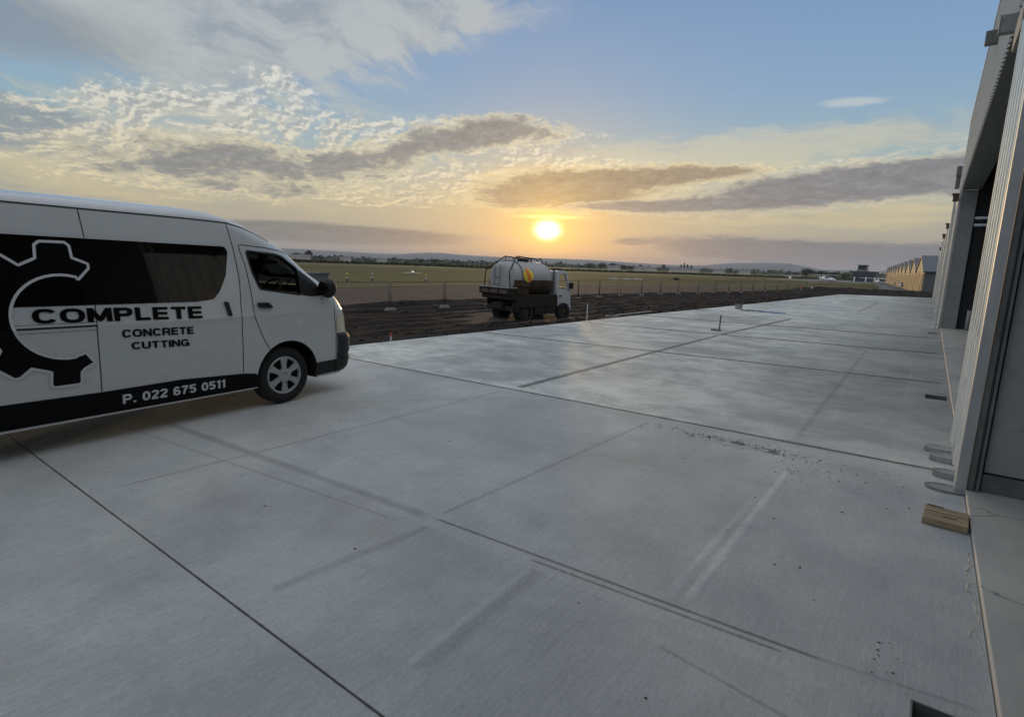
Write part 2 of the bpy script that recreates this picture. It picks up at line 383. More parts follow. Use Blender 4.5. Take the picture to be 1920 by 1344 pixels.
def field_material():
    m, nt, g, p, P, x, y, z = pos_graph('airfield_grass')
    n1 = g.noise(P, .02, 6., .6); n2 = g.noise(P, .35, 5., .65); n3 = g.noise(P, 6., 4., .7)
    stp = g.noise(g.vec((x + y*.12)*.16, y*.006, 4.), 1., 5., .65)
    nb = g.noise(g.vec(x*.15, y*.012, 0.), 1., 4., .6)
    grass = g.mix(g.sm(n1, .35, .65), (.060, .062, .016), (.085, .078, .025))
    grass = g.mix(g.sm(nb, .45, .62)*.65, grass, (.115, .098, .042))
    grass = g.mix(g.sm(n2, .4, .7)*.45, grass, (.042, .046, .014))
    # compacted reddish gravel of the taxiway: strip 12 m wide alongside the works
    edge = x + (n2-.5)*1.2
    far = g.sm(y, 40., 110.)
    lo = 0.-36. + far*15.; hi = 0.-21.3 + far*7.
    inside = g.sm(edge, lo-.4, lo+.4)
    gravel = g.mix(g.sm(n2, .3, .7), (.062, .046, .039), (.084, .062, .053))
    gravel = g.mix(g.sm(n3, .5, .8)*.5, gravel, (.045, .035, .03))
    nd = g.noise(P, .12, 7., .7); grass = g.mix(g.sm(nd, .48, .66)*.6, grass, (.10, .085, .042))
    rr_ = g.m('SQRT', x*x + y*y) + (n1-.5)*30.
    grass = g.mix(g.sm(rr_, 225., 240.)*(1.-g.sm(rr_, 285., 300.))*.75, grass, (.17, .145, .075))
    grass = g.mix(g.sm(rr_, 128., 136.)*(1.-g.sm(rr_, 150., 165.))*.6, grass, (.04, .04, .014))
    c = g.mix(inside*(1.-g.sm(y, 78., 92.)), grass, gravel)
    # paler bare verge just beyond it
    verge = g.sm(edge, lo-8., lo-4.)*(1.-g.sm(edge, lo-1.8, lo-1.2))
    c = g.mix(g.sm(stp, .52, .60)*.6*(1.-inside), c, (.035, .032, .012))
    c = g.mix(verge*.6, c, (.12, .10, .065))
    dk = g.sm(edge, lo-1.8, lo-1.4)*(1.-g.sm(edge, lo-.8, lo-.3))
    c = g.mix(dk*.85, c, (.018, .015, .008))
    # apron tarmac in front of the far hangars
    tar = g.sm(y, 118., 121.)*g.sm(x + (y-120.)*.085, -7.5, -6.5)
    tar2 = g.sm(y, 205., 212.)*(1.-g.sm(y, 300., 330.))*g.sm(x, -50., -40.)
    c = g.mix(tar.mx(tar2), c, (.16, .16, .16))
    g.put(p.inputs['Base Color'], c); p.inputs['Roughness'].default_value = .95; p.inputs['Specular IOR Level'].default_value = .15
    b = g.n('ShaderNodeBump'); b.inputs['Strength'].default_value = .5; b.inputs['Distance'].default_value = .05
    g.put(b.inputs['Height'], n3); nt.links.new(b.outputs[0], p.inputs['Normal'])
    return m

mb = MB(); NX = 60
xs = [-9000, -5000, -2500, -1200, -600, -300, -200, -120, -80, -60, -45, -36, -28, -22, -14, -6, 2, 20, 60, 150, 400, 1200, 4000, 9000]
ys = [-3000, -800, -200, -60, -20, 0, 10, 20, 30, 45, 60, 80, 100, 130, 170, 220, 300, 420, 700, 1400, 3000, 9000]
for yy in ys:
    for xx in xs: mb.v.append((xx, yy, -.45))
for j in range(len(ys)-1):
    for i in range(len(xs)-1):
        k = j*len(xs)+i; mb.f.append((k, k+1, k+1+len(xs), k+len(xs))); mb.mi.append(0)
tag(mb.build('ground', field_material()), 'flat airfield of grass and reddish gravel', kind='structure')

# dirt works beside and beyond the slab
SLAB = [(-9.7, -9), (-9.5, 4), (-9.35, 8), (-9.1, 13), (-8.85, 19), (-8.3, 28), (-7.6, 41), (-6.75, 60), (.42, 63.2)]
def slab_edge(y):
    pts = SLAB[:-1]
    for (xa, ya), (xb, yb) in zip(pts, pts[1:]):
        if ya <= y <= yb: return xa + (xb-xa)*(y-ya)/(yb-ya)
    return pts[0][0] if y < pts[0][1] else pts[-1][0]
def dirt_far(y):   # outer limit of the earthworks
    return -22.6 if y < 40 else -22.6 + (y-40)*.19
def fbm(x, y, z=0, o=5): return mnoise.fractal(Vector((x, y, z)), .9, 2.1, o)
def dirt_h(x, y):
    d = slab_edge(y) - x if y < 61 else 4
    if y >= 58: d = min(4, max(d, (y-62.6)*1.0)) if y > 62.6 else d
    h = -.37
    if d < 1.2: h = -.10 - .27*max(0, d)/1.2
    h -= .13*math.exp(-((x+14)/3.2)**2-((y-19)/4.5)**2)
    # ruts running along the slab
    h += .035*math.sin(x*5.2 + 1.5*fbm(x*.2, y*.06)) * (1 if d > 1.5 else .2)
    h += .055*fbm(x*.9, y*.5) + .03*fbm(x*3.2, y*2.2, 3, 3)
    # heaped spoil on the edge nearest the truck
    for cx, cy, sx, sy, a in ((-11.0, 13.2, .9, 2.6, .17), (-11.2, 10.8, 1.0, 1.2, .08), (-10.6, 23.5, .8, 3, .12), (-20.6, 19., 1.2, 4, .14), (-20.4, 30, 1.4, 5, .12), (-9.2, 46, .8, 8, .12)):
        h += a*math.exp(-((x-cx)/sx)**2-((y-cy)/sy)**2)*(1+.8*fbm(x*2, y*1.5, 7))
    # rim at the gravel
    t = x - dirt_far(y)
    if t < 1.0: h = h*max(0, t) + (-.455)*(1-max(0, t))
    if y > 63:  # mound behind the slab end
        h += .55*math.exp(-((y-82)/9)**2)*min(1, max(0, (9-abs(x+5))/3)+.3)*(1+.25*fbm(x*.5, y*.2, 5))
        if y > 93: h = h*(1-(y-93)/6) + (-.47)*(y-93)/6
    return h
def dirt_material():
    m, nt, g, p, P, x, y, z = pos_graph('wet_dirt')
    n1 = g.noise(P, .5, 6., .65); n2 = g.noise(g.vec(x*2.4, y*.22, 0.), 1.6, 6., .65, .4); n3 = g.noise(P, 14., 5., .7)
    c = g.mix(g.sm(n1, .35, .65), (.013, .0105, .009), (.026, .020, .017))
    c = g.mix(g.sm(n2, .42, .68)*.6, c, (.042, .032, .027))
    c = g.mix(g.sm(n3, .48, .8)*.5, c, (.010, .008, .006))
    # grey gravelly fill right against the slab near the van
    near = (1.-g.sm(y, 9., 13.))*g.sm(x, -12.6, -11.2)
    c = g.mix(near*.7, c, (.045, .043, .038))
    g.put(p.inputs['Base Color'], c); p.inputs['Roughness'].default_value = .95; p.inputs['Specular IOR Level'].default_value = .08
    b = g.n('ShaderNodeBump'); b.inputs['Strength'].default_value = .8; b.inputs['Distance'].default_value = .05
    g.put(b.inputs['Height'], n3 + n1); nt.links.new(b.outputs[0], p.inputs['Normal'])
    return m
mb = MB()
yl = [-14+i*.35 for i in range(0, 150)] + [38.5+i*.8 for i in range(0, 76)]
NXD = 70
for yy in yl:
    xa = dirt_far(yy)-.2; xb = slab_edge(yy)+.06 if yy < 59 else slab_edge(59)+.06+min(1, max(0, (yy-63.0)/.8))*7.6
    if yy >= 59 and yy <= 63.3: xb = slab_edge(min(yy, 60))+.06
    for i in range(NXD):
        xx = xa + (xb-xa)*i/(NXD-1); mb.v.append((xx, yy, dirt_h(xx, yy)))
for j in range(len(yl)-1):
    for i in range(NXD-1):
        k = j*NXD+i; mb.f.append((k, k+1, k+1+NXD, k+NXD)); mb.mi.append(0)
tag(mb.build('dirt_ground', dirt_material(), smooth=True), 'bare rutted dirt between slab and gravel', kind='structure')

# the concrete apron
def concrete_material():
    m, nt, g, p, P, x, y, z = pos_graph('broomed_concrete')
    # cloudy tone
    n1 = g.noise(P, .33, 5., .6, .4); n2 = g.noise(g.vec(x*.7, y*1.0, 1.), .8, 8., .64, .5); n3 = g.noise(P, 3., 5., .6)
    br = g.noise(g.vec(x*80., y*11., 0.), 1., 5., .78); br2 = g.noise(g.vec(x*38., y*2.6, 3.), 1., 5., .7); gr = g.noise(P, 48., 4., .75)
    fine = g.noise(P, 260., 2., .6)
    farpour = g.sm(y - x*.02, 6.15, 6.2)
    dry = (.475, .49, .485); damp = (.345, .36, .372)
    n5 = g.noise(g.vec(x*.9, y*.7, 2.), 1.4, 9., .68, .5)
    c = g.mix(g.sm(n1*.55+n5*.45, .38, .62), damp, dry)
    n4 = g.noise(g.vec(x*1.4, y*1.6, 5.), 1., 9., .68, .3)
    c2 = g.mix(g.sm(n2*.35 + n1*.25 + n4*.4, .41, .60), (.30, .312, .305), (.58, .59, .545))
    bay = g.m('FLOOR', (y - x*.05 - 1.2)*(1/4.72)); bt = g.noise(g.vec(bay*3.7, g.m('FLOOR', (x+4.6)*.2)*5.3, 0.), 1., 0.)
    c2 = g.mix(1., c2, g.vec(bt*.5+.75, bt*.5+.75, bt*.5+.74), 'MULTIPLY')
    c = g.mix(farpour, g.mix(.30, c, c2), c2)
    # shade of the building painted into the slab, darker towards its front
    c = g.mix(g.sm(x + (n1-.5)*2.5, -3.2, .2)*farpour*.5, c, (.21, .215, .21))
    pc = g.noise(g.vec(g.m('FLOOR', (x+2.5)*.42)*3.1, g.m('FLOOR', (y-x*.03-2.5)*.28)*4.7, 7.), 1., 0.)
    c = g.mix(1., c, g.vec(pc*.42+.79, pc*.42+.79, pc*.40+.80), 'MULTIPLY')
    br_amt = g.lin(y, 0., 9., 1., .35)
    brv = (br*.6 + br2*.4 - .5)
    k = 1. + brv*br_amt*1.1 + (fine-.5)*.4 + (gr-.5)*.55 + (n3-.5)*.14
    wob = g.noise(P, 5., 5., .75)
    # saw cuts, joints and trowelled lines as signed distances to segments
    def seg(x0, y0, x1, y1, w, soft=.4):
        L = math.hypot(x1-x0, y1-y0); ux, uy = (x1-x0)/L, (y1-y0)/L
        t = (x-x0)*ux + (y-y0)*uy; dd = ((y-y0)*ux - (x-x0)*uy).abs()
        ef = min(.15, L*.06)
        return (1.-g.sm(dd + (wob-.5)*(w*1.4), w*(1-soft), w*(1+soft)))*g.sm(t, 0., ef)*(1.-g.sm(t, L-ef, L))
    dark = (seg(-9.6, 1.05, -.6, 1.23, .006).mx(seg(-9.5, 5.93, .43, 6.27, .026)).mx(seg(-9.2, 10.80, .43, 11.70, .055)).mx(seg(-8.9, 15.36, .43, 16.32, .09)*.95)
            .mx(seg(-8.7, 19.68, .2, 20.52, .14)*.8).mx(seg(-8.3, 27.6, .4, 28.6, .12)*.5).mx(seg(-8, 36, .4, 36.6, .16)*.4).mx(seg(-7.3, 47, .4, 47.6, .25)*.35))
    soft = ((seg(-4.58, 6.2, -4.55, 15.6, .06, .5)*1.3).mx(seg(-4.55, 15.6, -4.25, 24., .08, .5)*1.3)
            .mx(seg(-2.55, 2.55, -2.41, 5.9, .018, .8)*.45).mx(seg(-6.2, 2.25, -2.56, 2.53, .04, .7)*.5).mx(seg(-2.6, 2.535, -.1, 2.70, .011, .8)*1.1).mx(seg(-1.75, 2.528, -.3, 2.635, .010, .8)*.9).mx(seg(-6.5, 1.9, -2.7, 2.35, .012, .8)*.4)
            .mx(seg(-1.62, 2.5, -1.56, 1.45, .045, .8)*.30).mx(seg(-2.6, 1.35, -2.48, 2.45, .03, .9)*.4).mx(seg(-.33, 2.68, .4, 2.78, .012, .8)*.35).mx(seg(-4.7, 1.3, -4.62, 6.0, .02, .7)*.45).mx(seg(-.95, 6.4, -1.05, 15.5, .03, .9)*.35).mx(seg(-.82, 2.30, -.2, 2.22, .01, .9)*.5)
            .mx(seg(-2.75, 32., -2.7, 44, .06, .8)*.7).mx(seg(-2.7, 44, .2, 44.5, .05, .8)*.4).mx(seg(-6.5, 3.0, -4.1, 5.9, .02, .9)*.3))
    lite = (seg(-.82, 5.3, -.83, 2.68, .022, .8)*.9).mx(seg(-.90, 4.4, -.93, 2.68, .02, .9)*.5).mx(seg(-1.66, 2.5, -1.62, 1.45, .02, .8)*.6).mx(seg(-9.4, 6.02, .4, 6.36, .08, .9)*.45).mx(seg(-.72, 7.2, -.95, 10.9, .02, .9)*.35)
    band = g.sm(y - x*.035, 6.2, 6.5)*(1.-g.sm(y - x*.035 + (n1-.5)*1.5, 6.9, 8.2)); k = k*(1. + band*.16)
    k = k*(1. + lite*.28)*(1. - soft*.55)*(1. - dark*.86)
    c = g.mix(1., c, g.vec(k, k, k), 'MULTIPLY')
    # tyre-borne dirt along the joint
    dn = g.noise(P, 9., 6., .7); dm = (0. - ((x+1.35)*(x+1.35))*1.1 - ((y-5.76)*(y-5.76))*26.).exp()
    c = g.mix(g.sm(dm*.5 + (dn-.5)*1.6, .38, .62)*.8, c, (.07, .062, .05))
    # rust and tannin tint, faint
    tn = g.noise(P, .8, 3., .5)
    c = g.mix(g.sm(tn, .55, .75)*.25, c, (.27, .245, .20))
    g.put(p.inputs['Base Color'], c)
    g.put(p.inputs['Roughness'], g.lin(n2, .3, .7, .55, .75)); p.inputs['Specular IOR Level'].default_value = .42
    b = g.n('ShaderNodeBump'); b.inputs['Strength'].default_value = .55; b.inputs['Distance'].default_value = .004
    g.put(b.inputs['Height'], br*br_amt*1.2 + fine*.6 + n3*.8 - dark*3. - soft*.8 + lite*1.2); nt.links.new(b.outputs[0], p.inputs['Normal'])
    return m
M['concrete'] = concrete_material()
mb = MB(); poly = SLAB + [(.435, -9)]
mb.prism(poly, -.30, 0., lambda u, v, w: (u, v, w))
slab = mb.build('concrete_apron', 'concrete'); tag(slab, 'new broom-finished concrete apron with saw-cut joints', kind='structure')
# recesses in the slab along the building line: real pits
def pit(x0, x1, y0, y1, d=.18):
    c = MB().box(x0, x1, y0, y1, -d, .1).build('cut', 'black_sheet'); return c
PITS = [(.15, .425, 2.30, 2.67), (.13, .40, 10.03, 10.38), (.10, .34, 22.15, 22.5), (-.85, -.5, 54.2, 55.0)]
cut = [pit(*q) for q in PITS]
slab.data.materials.append(M['black_sheet'])
boolean(slab, cut)
labels = ['black open drain recess with steel frame at the bottom edge beside the floor slab', 'black drain slot in the apron beside the corrugated pier',
          'black drain slot by the foot of the far pier', 'small dark drain cover near the far end of the apron']
for q, lb in zip(PITS, labels):
    t = thing('drain', lb, 'drain', ((q[0]+q[1])/2, (q[2]+q[3])/2, 0), group='drain recesses along the hangar front')
    w, l = (q[1]-q[0])/2, (q[3]-q[2])/2; mb = MB(); e = .008
    for a in ((-w, w, l-e, l), (-w, w, -l, -l+e), (-w, -w+e, -l+e, l-e), (w-e, w, -l+e, l-e)): mb.box(*a, -.12, .003)
    mb.build('frame', 'steel_dark', t)
    MB().box(-w+e+.002, w-e-.002, -l+e+.002, l-e-.002, -.17, -.13).build('sump', 'black_sheet', t)

# ------------------------------------------------------------------ hangar on the right
def rib_profile(y0, y1, pitch, top, depth):
    """(y, outset) polyline of a trapezoidal sheet"""
    pts = []; y = y0; r = depth*.9
    pts.append((y0, 0.))
    y = y0 + (pitch-top)/2
    while y + top + r*2 < y1:
        pts += [(y, 0.), (y+r, depth), (y+r+top, depth), (y+2*r+top, 0.)]
        y += pitch
    pts.append((y1, 0.)); return pts
def sheet_x(name, X, y0, y1, z0, z1, m, parent, pitch=.2, top=.03, depth=.028, thick=.004, z0f=None):
    mb = MB(); pr = rib_profile(y0, y1, pitch, top, depth)
    n = len(pr); vs = []
    for z in (z0, z1):
        for y, o in pr: vs.append((X-o, y, z))
    for z in (z0, z1):
        for y, o in pr: vs.append((X-o+thick, y, z))
    fs = []
    for i in range(n-1):
        fs += [(i, i+1, n+i+1, n+i), (2*n+i, 3*n+i, 3*n+i+1, 2*n+i+1), (i, 2*n+i, 2*n+i+1, i+1), (n+i, n+i+1, 3*n+i+1, 3*n+i)]
    fs += [(0, n, 3*n, 2*n), (n-1, 3*n-1, 4*n-1, 2*n-1)]
    mb.add(vs, fs); return mb.build(name, m, parent)
hg = thing('hangar', 'grey corrugated hangar with open door bays at the right edge, nearest the camera', 'hangar', (.43, 16, 0))
def H(mb, name, m, **k):       # world-space build under the hangar
    o = mb.build(name, m, hg, **k); o.location = (-.43, -16, 0); return o
def floor_material():
    m, nt, g, p, P, x, y, z = pos_graph('hangar_floor_concrete')
    n1 = g.noise(P, .7, 6., .6); n3 = g.noise(g.vec(x*6., y*1.2, 0.), 2., 5., .65); fine = g.noise(P, 220., 2., .6)
    c = g.mix(g.sm(n1, .35, .65), (.38, .37, .34), (.50, .485, .44))
    vo = g.n('ShaderNodeTexVoronoi', feature='DISTANCE_TO_EDGE'); vo.inputs['Scale'].default_value = .75
    wq = g.noise(P, 2.5, 5., .6); g.put(vo.inputs['Vector'], g.vec(x + wq*.5, y*.9 + wq*.35, 0.))
    crack = 1.-g.sm(S(g, vo.outputs[0]), .001, .006)
    k = 1. + (n3-.5)*.25 + (fine-.5)*.3; k = k*(1. - crack*.55)
    c = g.mix(1., c, g.vec(k, k, k), 'MULTIPLY')
    g.put(p.inputs['Base Color'], c); p.inputs['Roughness'].default_value = .6
    b = g.n('ShaderNodeBump'); b.inputs['Strength'].default_value = .3; b.inputs['Distance'].default_value = .004
    g.put(b.inputs['Height'], fine + n3); nt.links.new(b.outputs[0], p.inputs['Normal']); return m
M['floor'] = floor_material()
H(MB().box(.437, 14, -9, 26.6, -.25, .035), 'floor', 'floor', bevel=.008)
# near pier: corrugated outer face with corner flashing
o = sheet_x('pier_cladding', .40, 5.80, 7.70, .012, 4.20, 'clad', hg, pitch=.29, top=.045, depth=.03); o.location = (-.43, -16, 0)
H(MB().box(.366, .372, 5.70, 5.80, .006, 4.22).box(.372, .437, 5.70, 5.706, .006, 4.22), 'corner_flashing', 'galv')
H(MB().box(.44, .485, 5.72, 5.80, .036, 4.2).box(.485, .50, 5.76, 5.80, .036, 4.2).box(.50, .522, 5.72, 5.80, .036, 4.2), 'door_jamb', 'steel_dark', bevel=.003)
H(MB().box(.536, 3.4, 5.775, 5.90, .20, 5.6), 'partition_panel', 'panel_grey')
H(MB().box(.53, 3.4, 5.755, 5.89, .036, .185), 'skirting', 'steel_dark', bevel=.003)
H(MB().box(.41, 1.3, 7.60, 7.70, .036, 4.2).box(.44, 3.4, 5.91, 6.0, .036, 5.6), 'pier_frame', 'steel_dark')
# far pier
o = sheet_x('pier_cladding', .40, 24.75, 26.75, .012, 4.75, 'clad', hg, pitch=.29, top=.045, depth=.03); o.location = (-.43, -16, 0)
H(MB().box(.42, .86, 24.62, 24.74, .036, 4.738), 'column', 'panel_grey', bevel=.01)
H(MB().box(.366, .42, 24.68, 24.75, .006, 4.74), 'corner_flashing', 'galv')
H(MB().box(.862, 9., 24.72, 24.80, .036, 7.), 'end_wall', 'black_wrap')
H(MB().tube((.87, 24.3, 3.78), (9., 24.3, 3.78), .05, 10).tube((.87, 24.3, 3.55), (9., 24.3, 3.55), .05, 10), 'rail', 'galv', smooth=True)
H(MB().tube((1.15, 24.3, .036), (1.15, 24.3, .72), .07, 14), 'floor_post', 'panel_grey', smooth=True)
# fascia and soffit above the openings
o = sheet_x('fascia', .41, 7.72, 26.9, 4.75, 7.35, 'clad2', hg, pitch=.2, top=.03, depth=.028); o.location = (-.43, -16, 0)
o = sheet_x('upper_cladding', .41, 1.0, 7.70, 4.78, 7.35, 'clad2', hg, pitch=.29, top=.045, depth=.03); o.location = (-.43, -16, 0)
H(MB().box(.37, .45, 1., 26.95, 7.352, 7.42), 'parapet_flashing', 'galv')
H(MB().box(.42, .86, 8.6, 24.61, 4.74, 4.80), 'soffit', 'steel_dark')
H(MB().box(.86, .92, 8.0, 24.61, 4.745, 6.9), 'lintel_back', 'steel_dark')
H(MB().box(.375, .90, 7.72, 8.55, 4.25, 4.53), 'header_channel', 'panel_grey', bevel=.01)
H(MB().box(.24, 2.4, 8.60, 8.72, 4.50, 4.68).box(.234, .2395, 8.59, 8.73, 4.49, 4.69), 'track_beam', 'panel_grey')
H(MB().box(.20, .38, 13.3, 13.42, 5.84, 6.07), 'bracket', 'steel_dark', bevel=.01)
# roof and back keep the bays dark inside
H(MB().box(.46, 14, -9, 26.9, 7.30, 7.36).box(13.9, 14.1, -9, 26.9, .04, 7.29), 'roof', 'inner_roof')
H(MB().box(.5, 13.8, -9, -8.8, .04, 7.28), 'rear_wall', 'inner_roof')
# rainwater head and downpipe
def downpipe(X, Y, z, w=.08, h=.26, parent=None, off=(0, 0, 0)):
    t = parent
    mb = MB().box(X-w/2, X+w/2, Y-w/2, Y+w/2, .01, z)
    o = mb.build('downpipe', 'clad', t, bevel=.008); o.location = off
    mb = MB().box(X-w*.9, .36, Y-w, Y+w, z, z+h*.75).box(X-w*1.3, .36, Y-w*1.3, Y+w*1.3, z+h*.76, z+h)
    o = mb.build('rainwater_head', 'red_primer', t, bevel=.006); o.location = off
downpipe(.27, 24.45, 4.36, parent=hg, off=(-.43, -16, 0))
o = MB().box(.2, .36, 26.6, 26.8, 5.5, 5.85).box(.22, .36, 26.65, 26.78, 5.05, 5.49).build('rainwater_head', 'steel_dark', hg, bevel=.01); o.location = (-.43, -16, 0)
# two lower hangars continuing the row
for i, (ya, yb, lb) in enumerate(((27.0, 44.6, 'low grey hangar with pale downpipe continuing the row behind the nearest hangar'), (44.8, 63.0, 'low grey hangar at the far end of the apron, last of the near row'))):
    t = thing('hangar', lb, 'hangar', (.43, (ya+yb)/2, 0), group='lower hangars continuing the near row'); off = (-.43, -(ya+yb)/2, 0)
    def T(mb, name, m, **k):
        o = mb.build(name, m, t, **k); o.location = off
    for a, b in ((ya, ya+1.2), (yb-1.9, yb)):
        o = sheet_x('pier_cladding', .36, a, b, .012, 4.5, 'clad', t, pitch=.29, top=.045, depth=.03); o.location = off
    T(MB().box(.38, .9, ya+1.2, yb-1.9, 3.9, 4.5), 'lintel', 'clad2')
    for q in ((ya+.01, ya+1.19), (yb-1.89, yb-.01)): T(MB().box(.38, .85, *q, .04, 4.48), 'column', 'panel_grey')
    T(MB().box(1.1, 1.16, ya+1.2, yb-1.9, .04, 4.4), 'door', 'hangar_side')
    T(MB().box(.4, 13, ya, yb, 4.51, 4.60), 'roof', 'inner_roof')
    T(MB().box(12.9, 13., ya, yb, .04, 4.5).box(.87, 12.89, yb-.1, yb-.005, .04, 4.5), 'wall', 'hangar_side')
    T(MB().box(.437, 12.8, ya-.38, yb-.12, -.25, .035), 'floor', 'floor')
    for Y, X in ((yb-2.1, .24), (ya+7.5, .29)): downpipe(X, Y, 4.15, w=.1, parent=t, off=off)

# round pipe caps against the pier
for x, y, r, zz, lb in ((.40, 6.95, .25, .05, 'pale round riser cap, farthest of the four against the corrugated pier'), (.42, 6.62, .21, .055, 'round riser cap with a white rim, second farthest at the pier foot'),
                        (.44, 6.10, .20, .045, 'round riser cap just in front of the joint, third from the far end'), (.42, 5.72, .25, .012, 'flat grey round lid lying at the near corner of the corrugated pier')):
    t = thing('riser_cap', lb, 'pipe cap', (x-.10, y, 0), group='round riser caps against the pier')
    k = .62
    mb = MB(); n = 40
    ring = lambda rr, z: [(rr*math.cos(2*math.pi*i/n)*k, rr*math.sin(2*math.pi*i/n)*.62*k, z) for i in range(n)]
    mb.rings([ring(r*.97, .002), ring(r, zz*.5), ring(r, zz), ring(r*.95, zz+.004), ring(r*.90, zz-.002), ring(r*.3, zz-.002)]); mb.build('cap', 'riser', t, smooth=False)
    mb = MB(); mb.rings([ring(r*1.0, zz+.001), ring(r*1.02, zz+.004), ring(r*.985, zz+.010), ring(r*.955, zz+.0045)], cap=False); mb.build('rim', 'concrete_block' if zz < .05 else 'riser_rim', t, smooth=True)

# timber offcut
t = thing('timber_block', 'short weathered timber block lying on the apron against the hangar floor edge', 'timber', (.30, 4.93, 0), R(-3))
mb = MB(); ny = 5
mb.box(-.135, .128, -.15, .15, .004, .052); ob = mb.build('block', 'wood', t, bevel=.006)
mb = MB().box(-.12, -.02, .142, .1515, .045, .056).box(-.02, .06, -.05, -.04, .0522, .0545).box(-.128, .118, .02, .026, .0522, .0535); mb.build('split', 'seam', t)

# strings and clods near the floor edge
mb = MB()
for k in range(5):
    y = 4.5 - k*.24 + random.uniform(-.05, .05); pts = []; x = .42; q_ = random.uniform(.01, .05)
    for j in range(12):
        pts.append((x - q_*math.sin(j*.28) - .004*random.random(), y - j*random.uniform(.012, .026), .005+.008*random.random()))
    mb.path(pts, .0018, 5)
tag(mb.build('string', 'string'), 'pale frayed strings lying along the hangar floor edge', 'string')

def clod_mesh(mb, x, y, z, r):
    bm = bmesh.new(); bmesh.ops.create_icosphere(bm, subdivisions=1, radius=r)
    for v in bm.verts:
        k = 1+.5*mnoise.noise(v.co/r*1.7+Vector((x*9, y*7, 0))); v.co = Vector((v.co.x*k*1.5, v.co.y*k, v.co.z*k*.6))
    vs = [(v.co.x+x, v.co.y+y, v.co.z+z) for v in bm.verts]; fs = [[v.index for v in f.verts] for f in bm.faces]; bm.free()
    mb.add(vs, fs)
mb = MB()
for i in range(520):
    t_ = random.random()
    if t_ < .62: x = random.gauss(-1.35, .42); y = 5.78 + random.gauss(0, .07) - .02*(x+1.3)
    elif t_ < .8: x = random.uniform(-1.0, .1); y = random.gauss(5.35, .3)
    elif t_ < .82: x = random.gauss(.02, .1); y = random.gauss(2.9, .08)
    else: x = random.uniform(-5, .3); y = random.uniform(1.3, 5.8)
    if x > .40: continue
    clod_mesh(mb, x, y, .002, abs(random.gauss(.0015, .002))+.0015)
tag(mb.build('dirt_crumbs', 'clod'), 'crumbs of dirt scattered on the apron along the joint', 'dirt', kind='stuff')
mb = MB()
for i in range(1500):
    y = random.uniform(5, 58); x = slab_edge(y) - abs(random.gauss(0, 1.6)) - .05
    if random.random() < .25: x = random.uniform(-21, -10)
    clod_mesh(mb, x, y, dirt_h(x, y)+.01, abs(random.gauss(.02, .03))+.012)
tag(mb.build('dirt_lumps', dirt_material(), smooth=False), 'lumps of earth along the slab edge', 'dirt', kind='stuff')

# ------------------------------------------------------------------ van
VX, VY = 1.555, .94       # local shift: front wheel x, side plane y
def interp(t, tab):
    if t <= tab[0][0]: return tab[0][1]
    for (a, b), (c, d) in zip(tab, tab[1:]):
        if t <= c: return b + (d-b)*(t-a)/(c-a)
    return tab[-1][1]
def van_w(z):
    if z < .8: o = .03*((.8-z)/.5)**2
    elif z < 1.1: o = 0
    else: o = (z-1.1)*.10 + (z-1.1)**2*.06
    w = .94 - o
    if z > 2.13:
        w = interp(z, [(2.13, .94-(1.03*.10+1.03**2*.06)), (2.16, .745), (2.19, .70), (2.215, .62), (2.24, .48), (2.258, .30), (2.268, .08)])
    # soft crease at the belt
    if 1.02 < z < 1.14: w += .006*math.exp(-((z-1.09)/.02)**2)
    return w
NOSE = [(.25, 1.03), (.30, 1.09), (.45, 1.11), (.6, 1.11), (.8, 1.09), (1.0, 1.07), (1.1, 1.04), (1.21, .98), (1.34, .87), (1.48, .67), (1.58, .52), (1.71, .38), (1.82, .26), (1.9, .13), (1.96, .02), (2.04, -.13), (2.11, -.28), (2.16, -.44), (2.19, -.55), (2.215, -.66), (2.24, -.85), (2.258, -1.1), (2.268, -1.3)]
TAIL = [(.25, -4.20), (.5, -4.28), (1.1, -4.28), (1.8, -4.20), (2.1, -4.12), (2.2, -4.0), (2.24, -3.8), (2.268, -3.4)]
def van_plan(z, inset=0., tail=None, nose=None, n=22):
    """closed ring of (x,y) at height z, in wheel-centred x"""
    w = van_w(z)-inset; xn = (interp(z, NOSE) if nose is None else nose)-inset; xt = (interp(z, TAIL) if tail is None else tail)+inset
    a = .62; e = 4.6; ring = []
    th = [90*(1-(i/n)) for i in range(n+1)]
    half = []
    for t in th:      # side -> nose centre
        s_, c_ = math.sin(R(t)), math.cos(R(t)); half.append((xn-a+a*c_**(2/e), w*s_**(2/e)))
    back = []
    for i in range(9):
        t = R(90*i/8); back.append((xt+.25-.25*math.sin(t)**(.6), w*max(0, math.cos(t))**(.5)))
    # left side (y=-w) is the camera side
    mids = [xt+.25+(xn-a-xt-.25)*i/30 for i in range(30, 0, -1)]
    right = [(x, -y) for x, y in half]
    ring = right + [(x, y) for x, y in reversed(half[:-1])] + [(x, w) for x in mids[1:]] + [(x, y) for x, y in back] + [(x, -y) for x, y in reversed(back[:-1])] + [(x, -w) for x in reversed(mids[1:])]
    return ring
def van_y(x, z):
    """half width of the body at x (wheel-centred), z"""
    w = van_w(z); xn = interp(z, NOSE); a = .62; e = 4.6; u = (x-(xn-a))/a
    if u <= 0: return w
    u = min(u, .999); return w*(1-u**e)**(1/e)
def V3(x, z, off=0., side=-1): return (x+VX-1.555+1.555, side*(van_y(x, z)+off), z)
def vpt(x, y, z): return (x+VX, y, z)
vpsi = R(4.5)
hdx, hdy = -math.sin(vpsi), math.cos(vpsi); nx, ny = math.cos(vpsi), math.sin(vpsi)
O = Vector((-6.062, 3.533, 0))
vloc = O - Vector((hdx, hdy, 0))*VX - Vector((nx, ny, 0))*VY
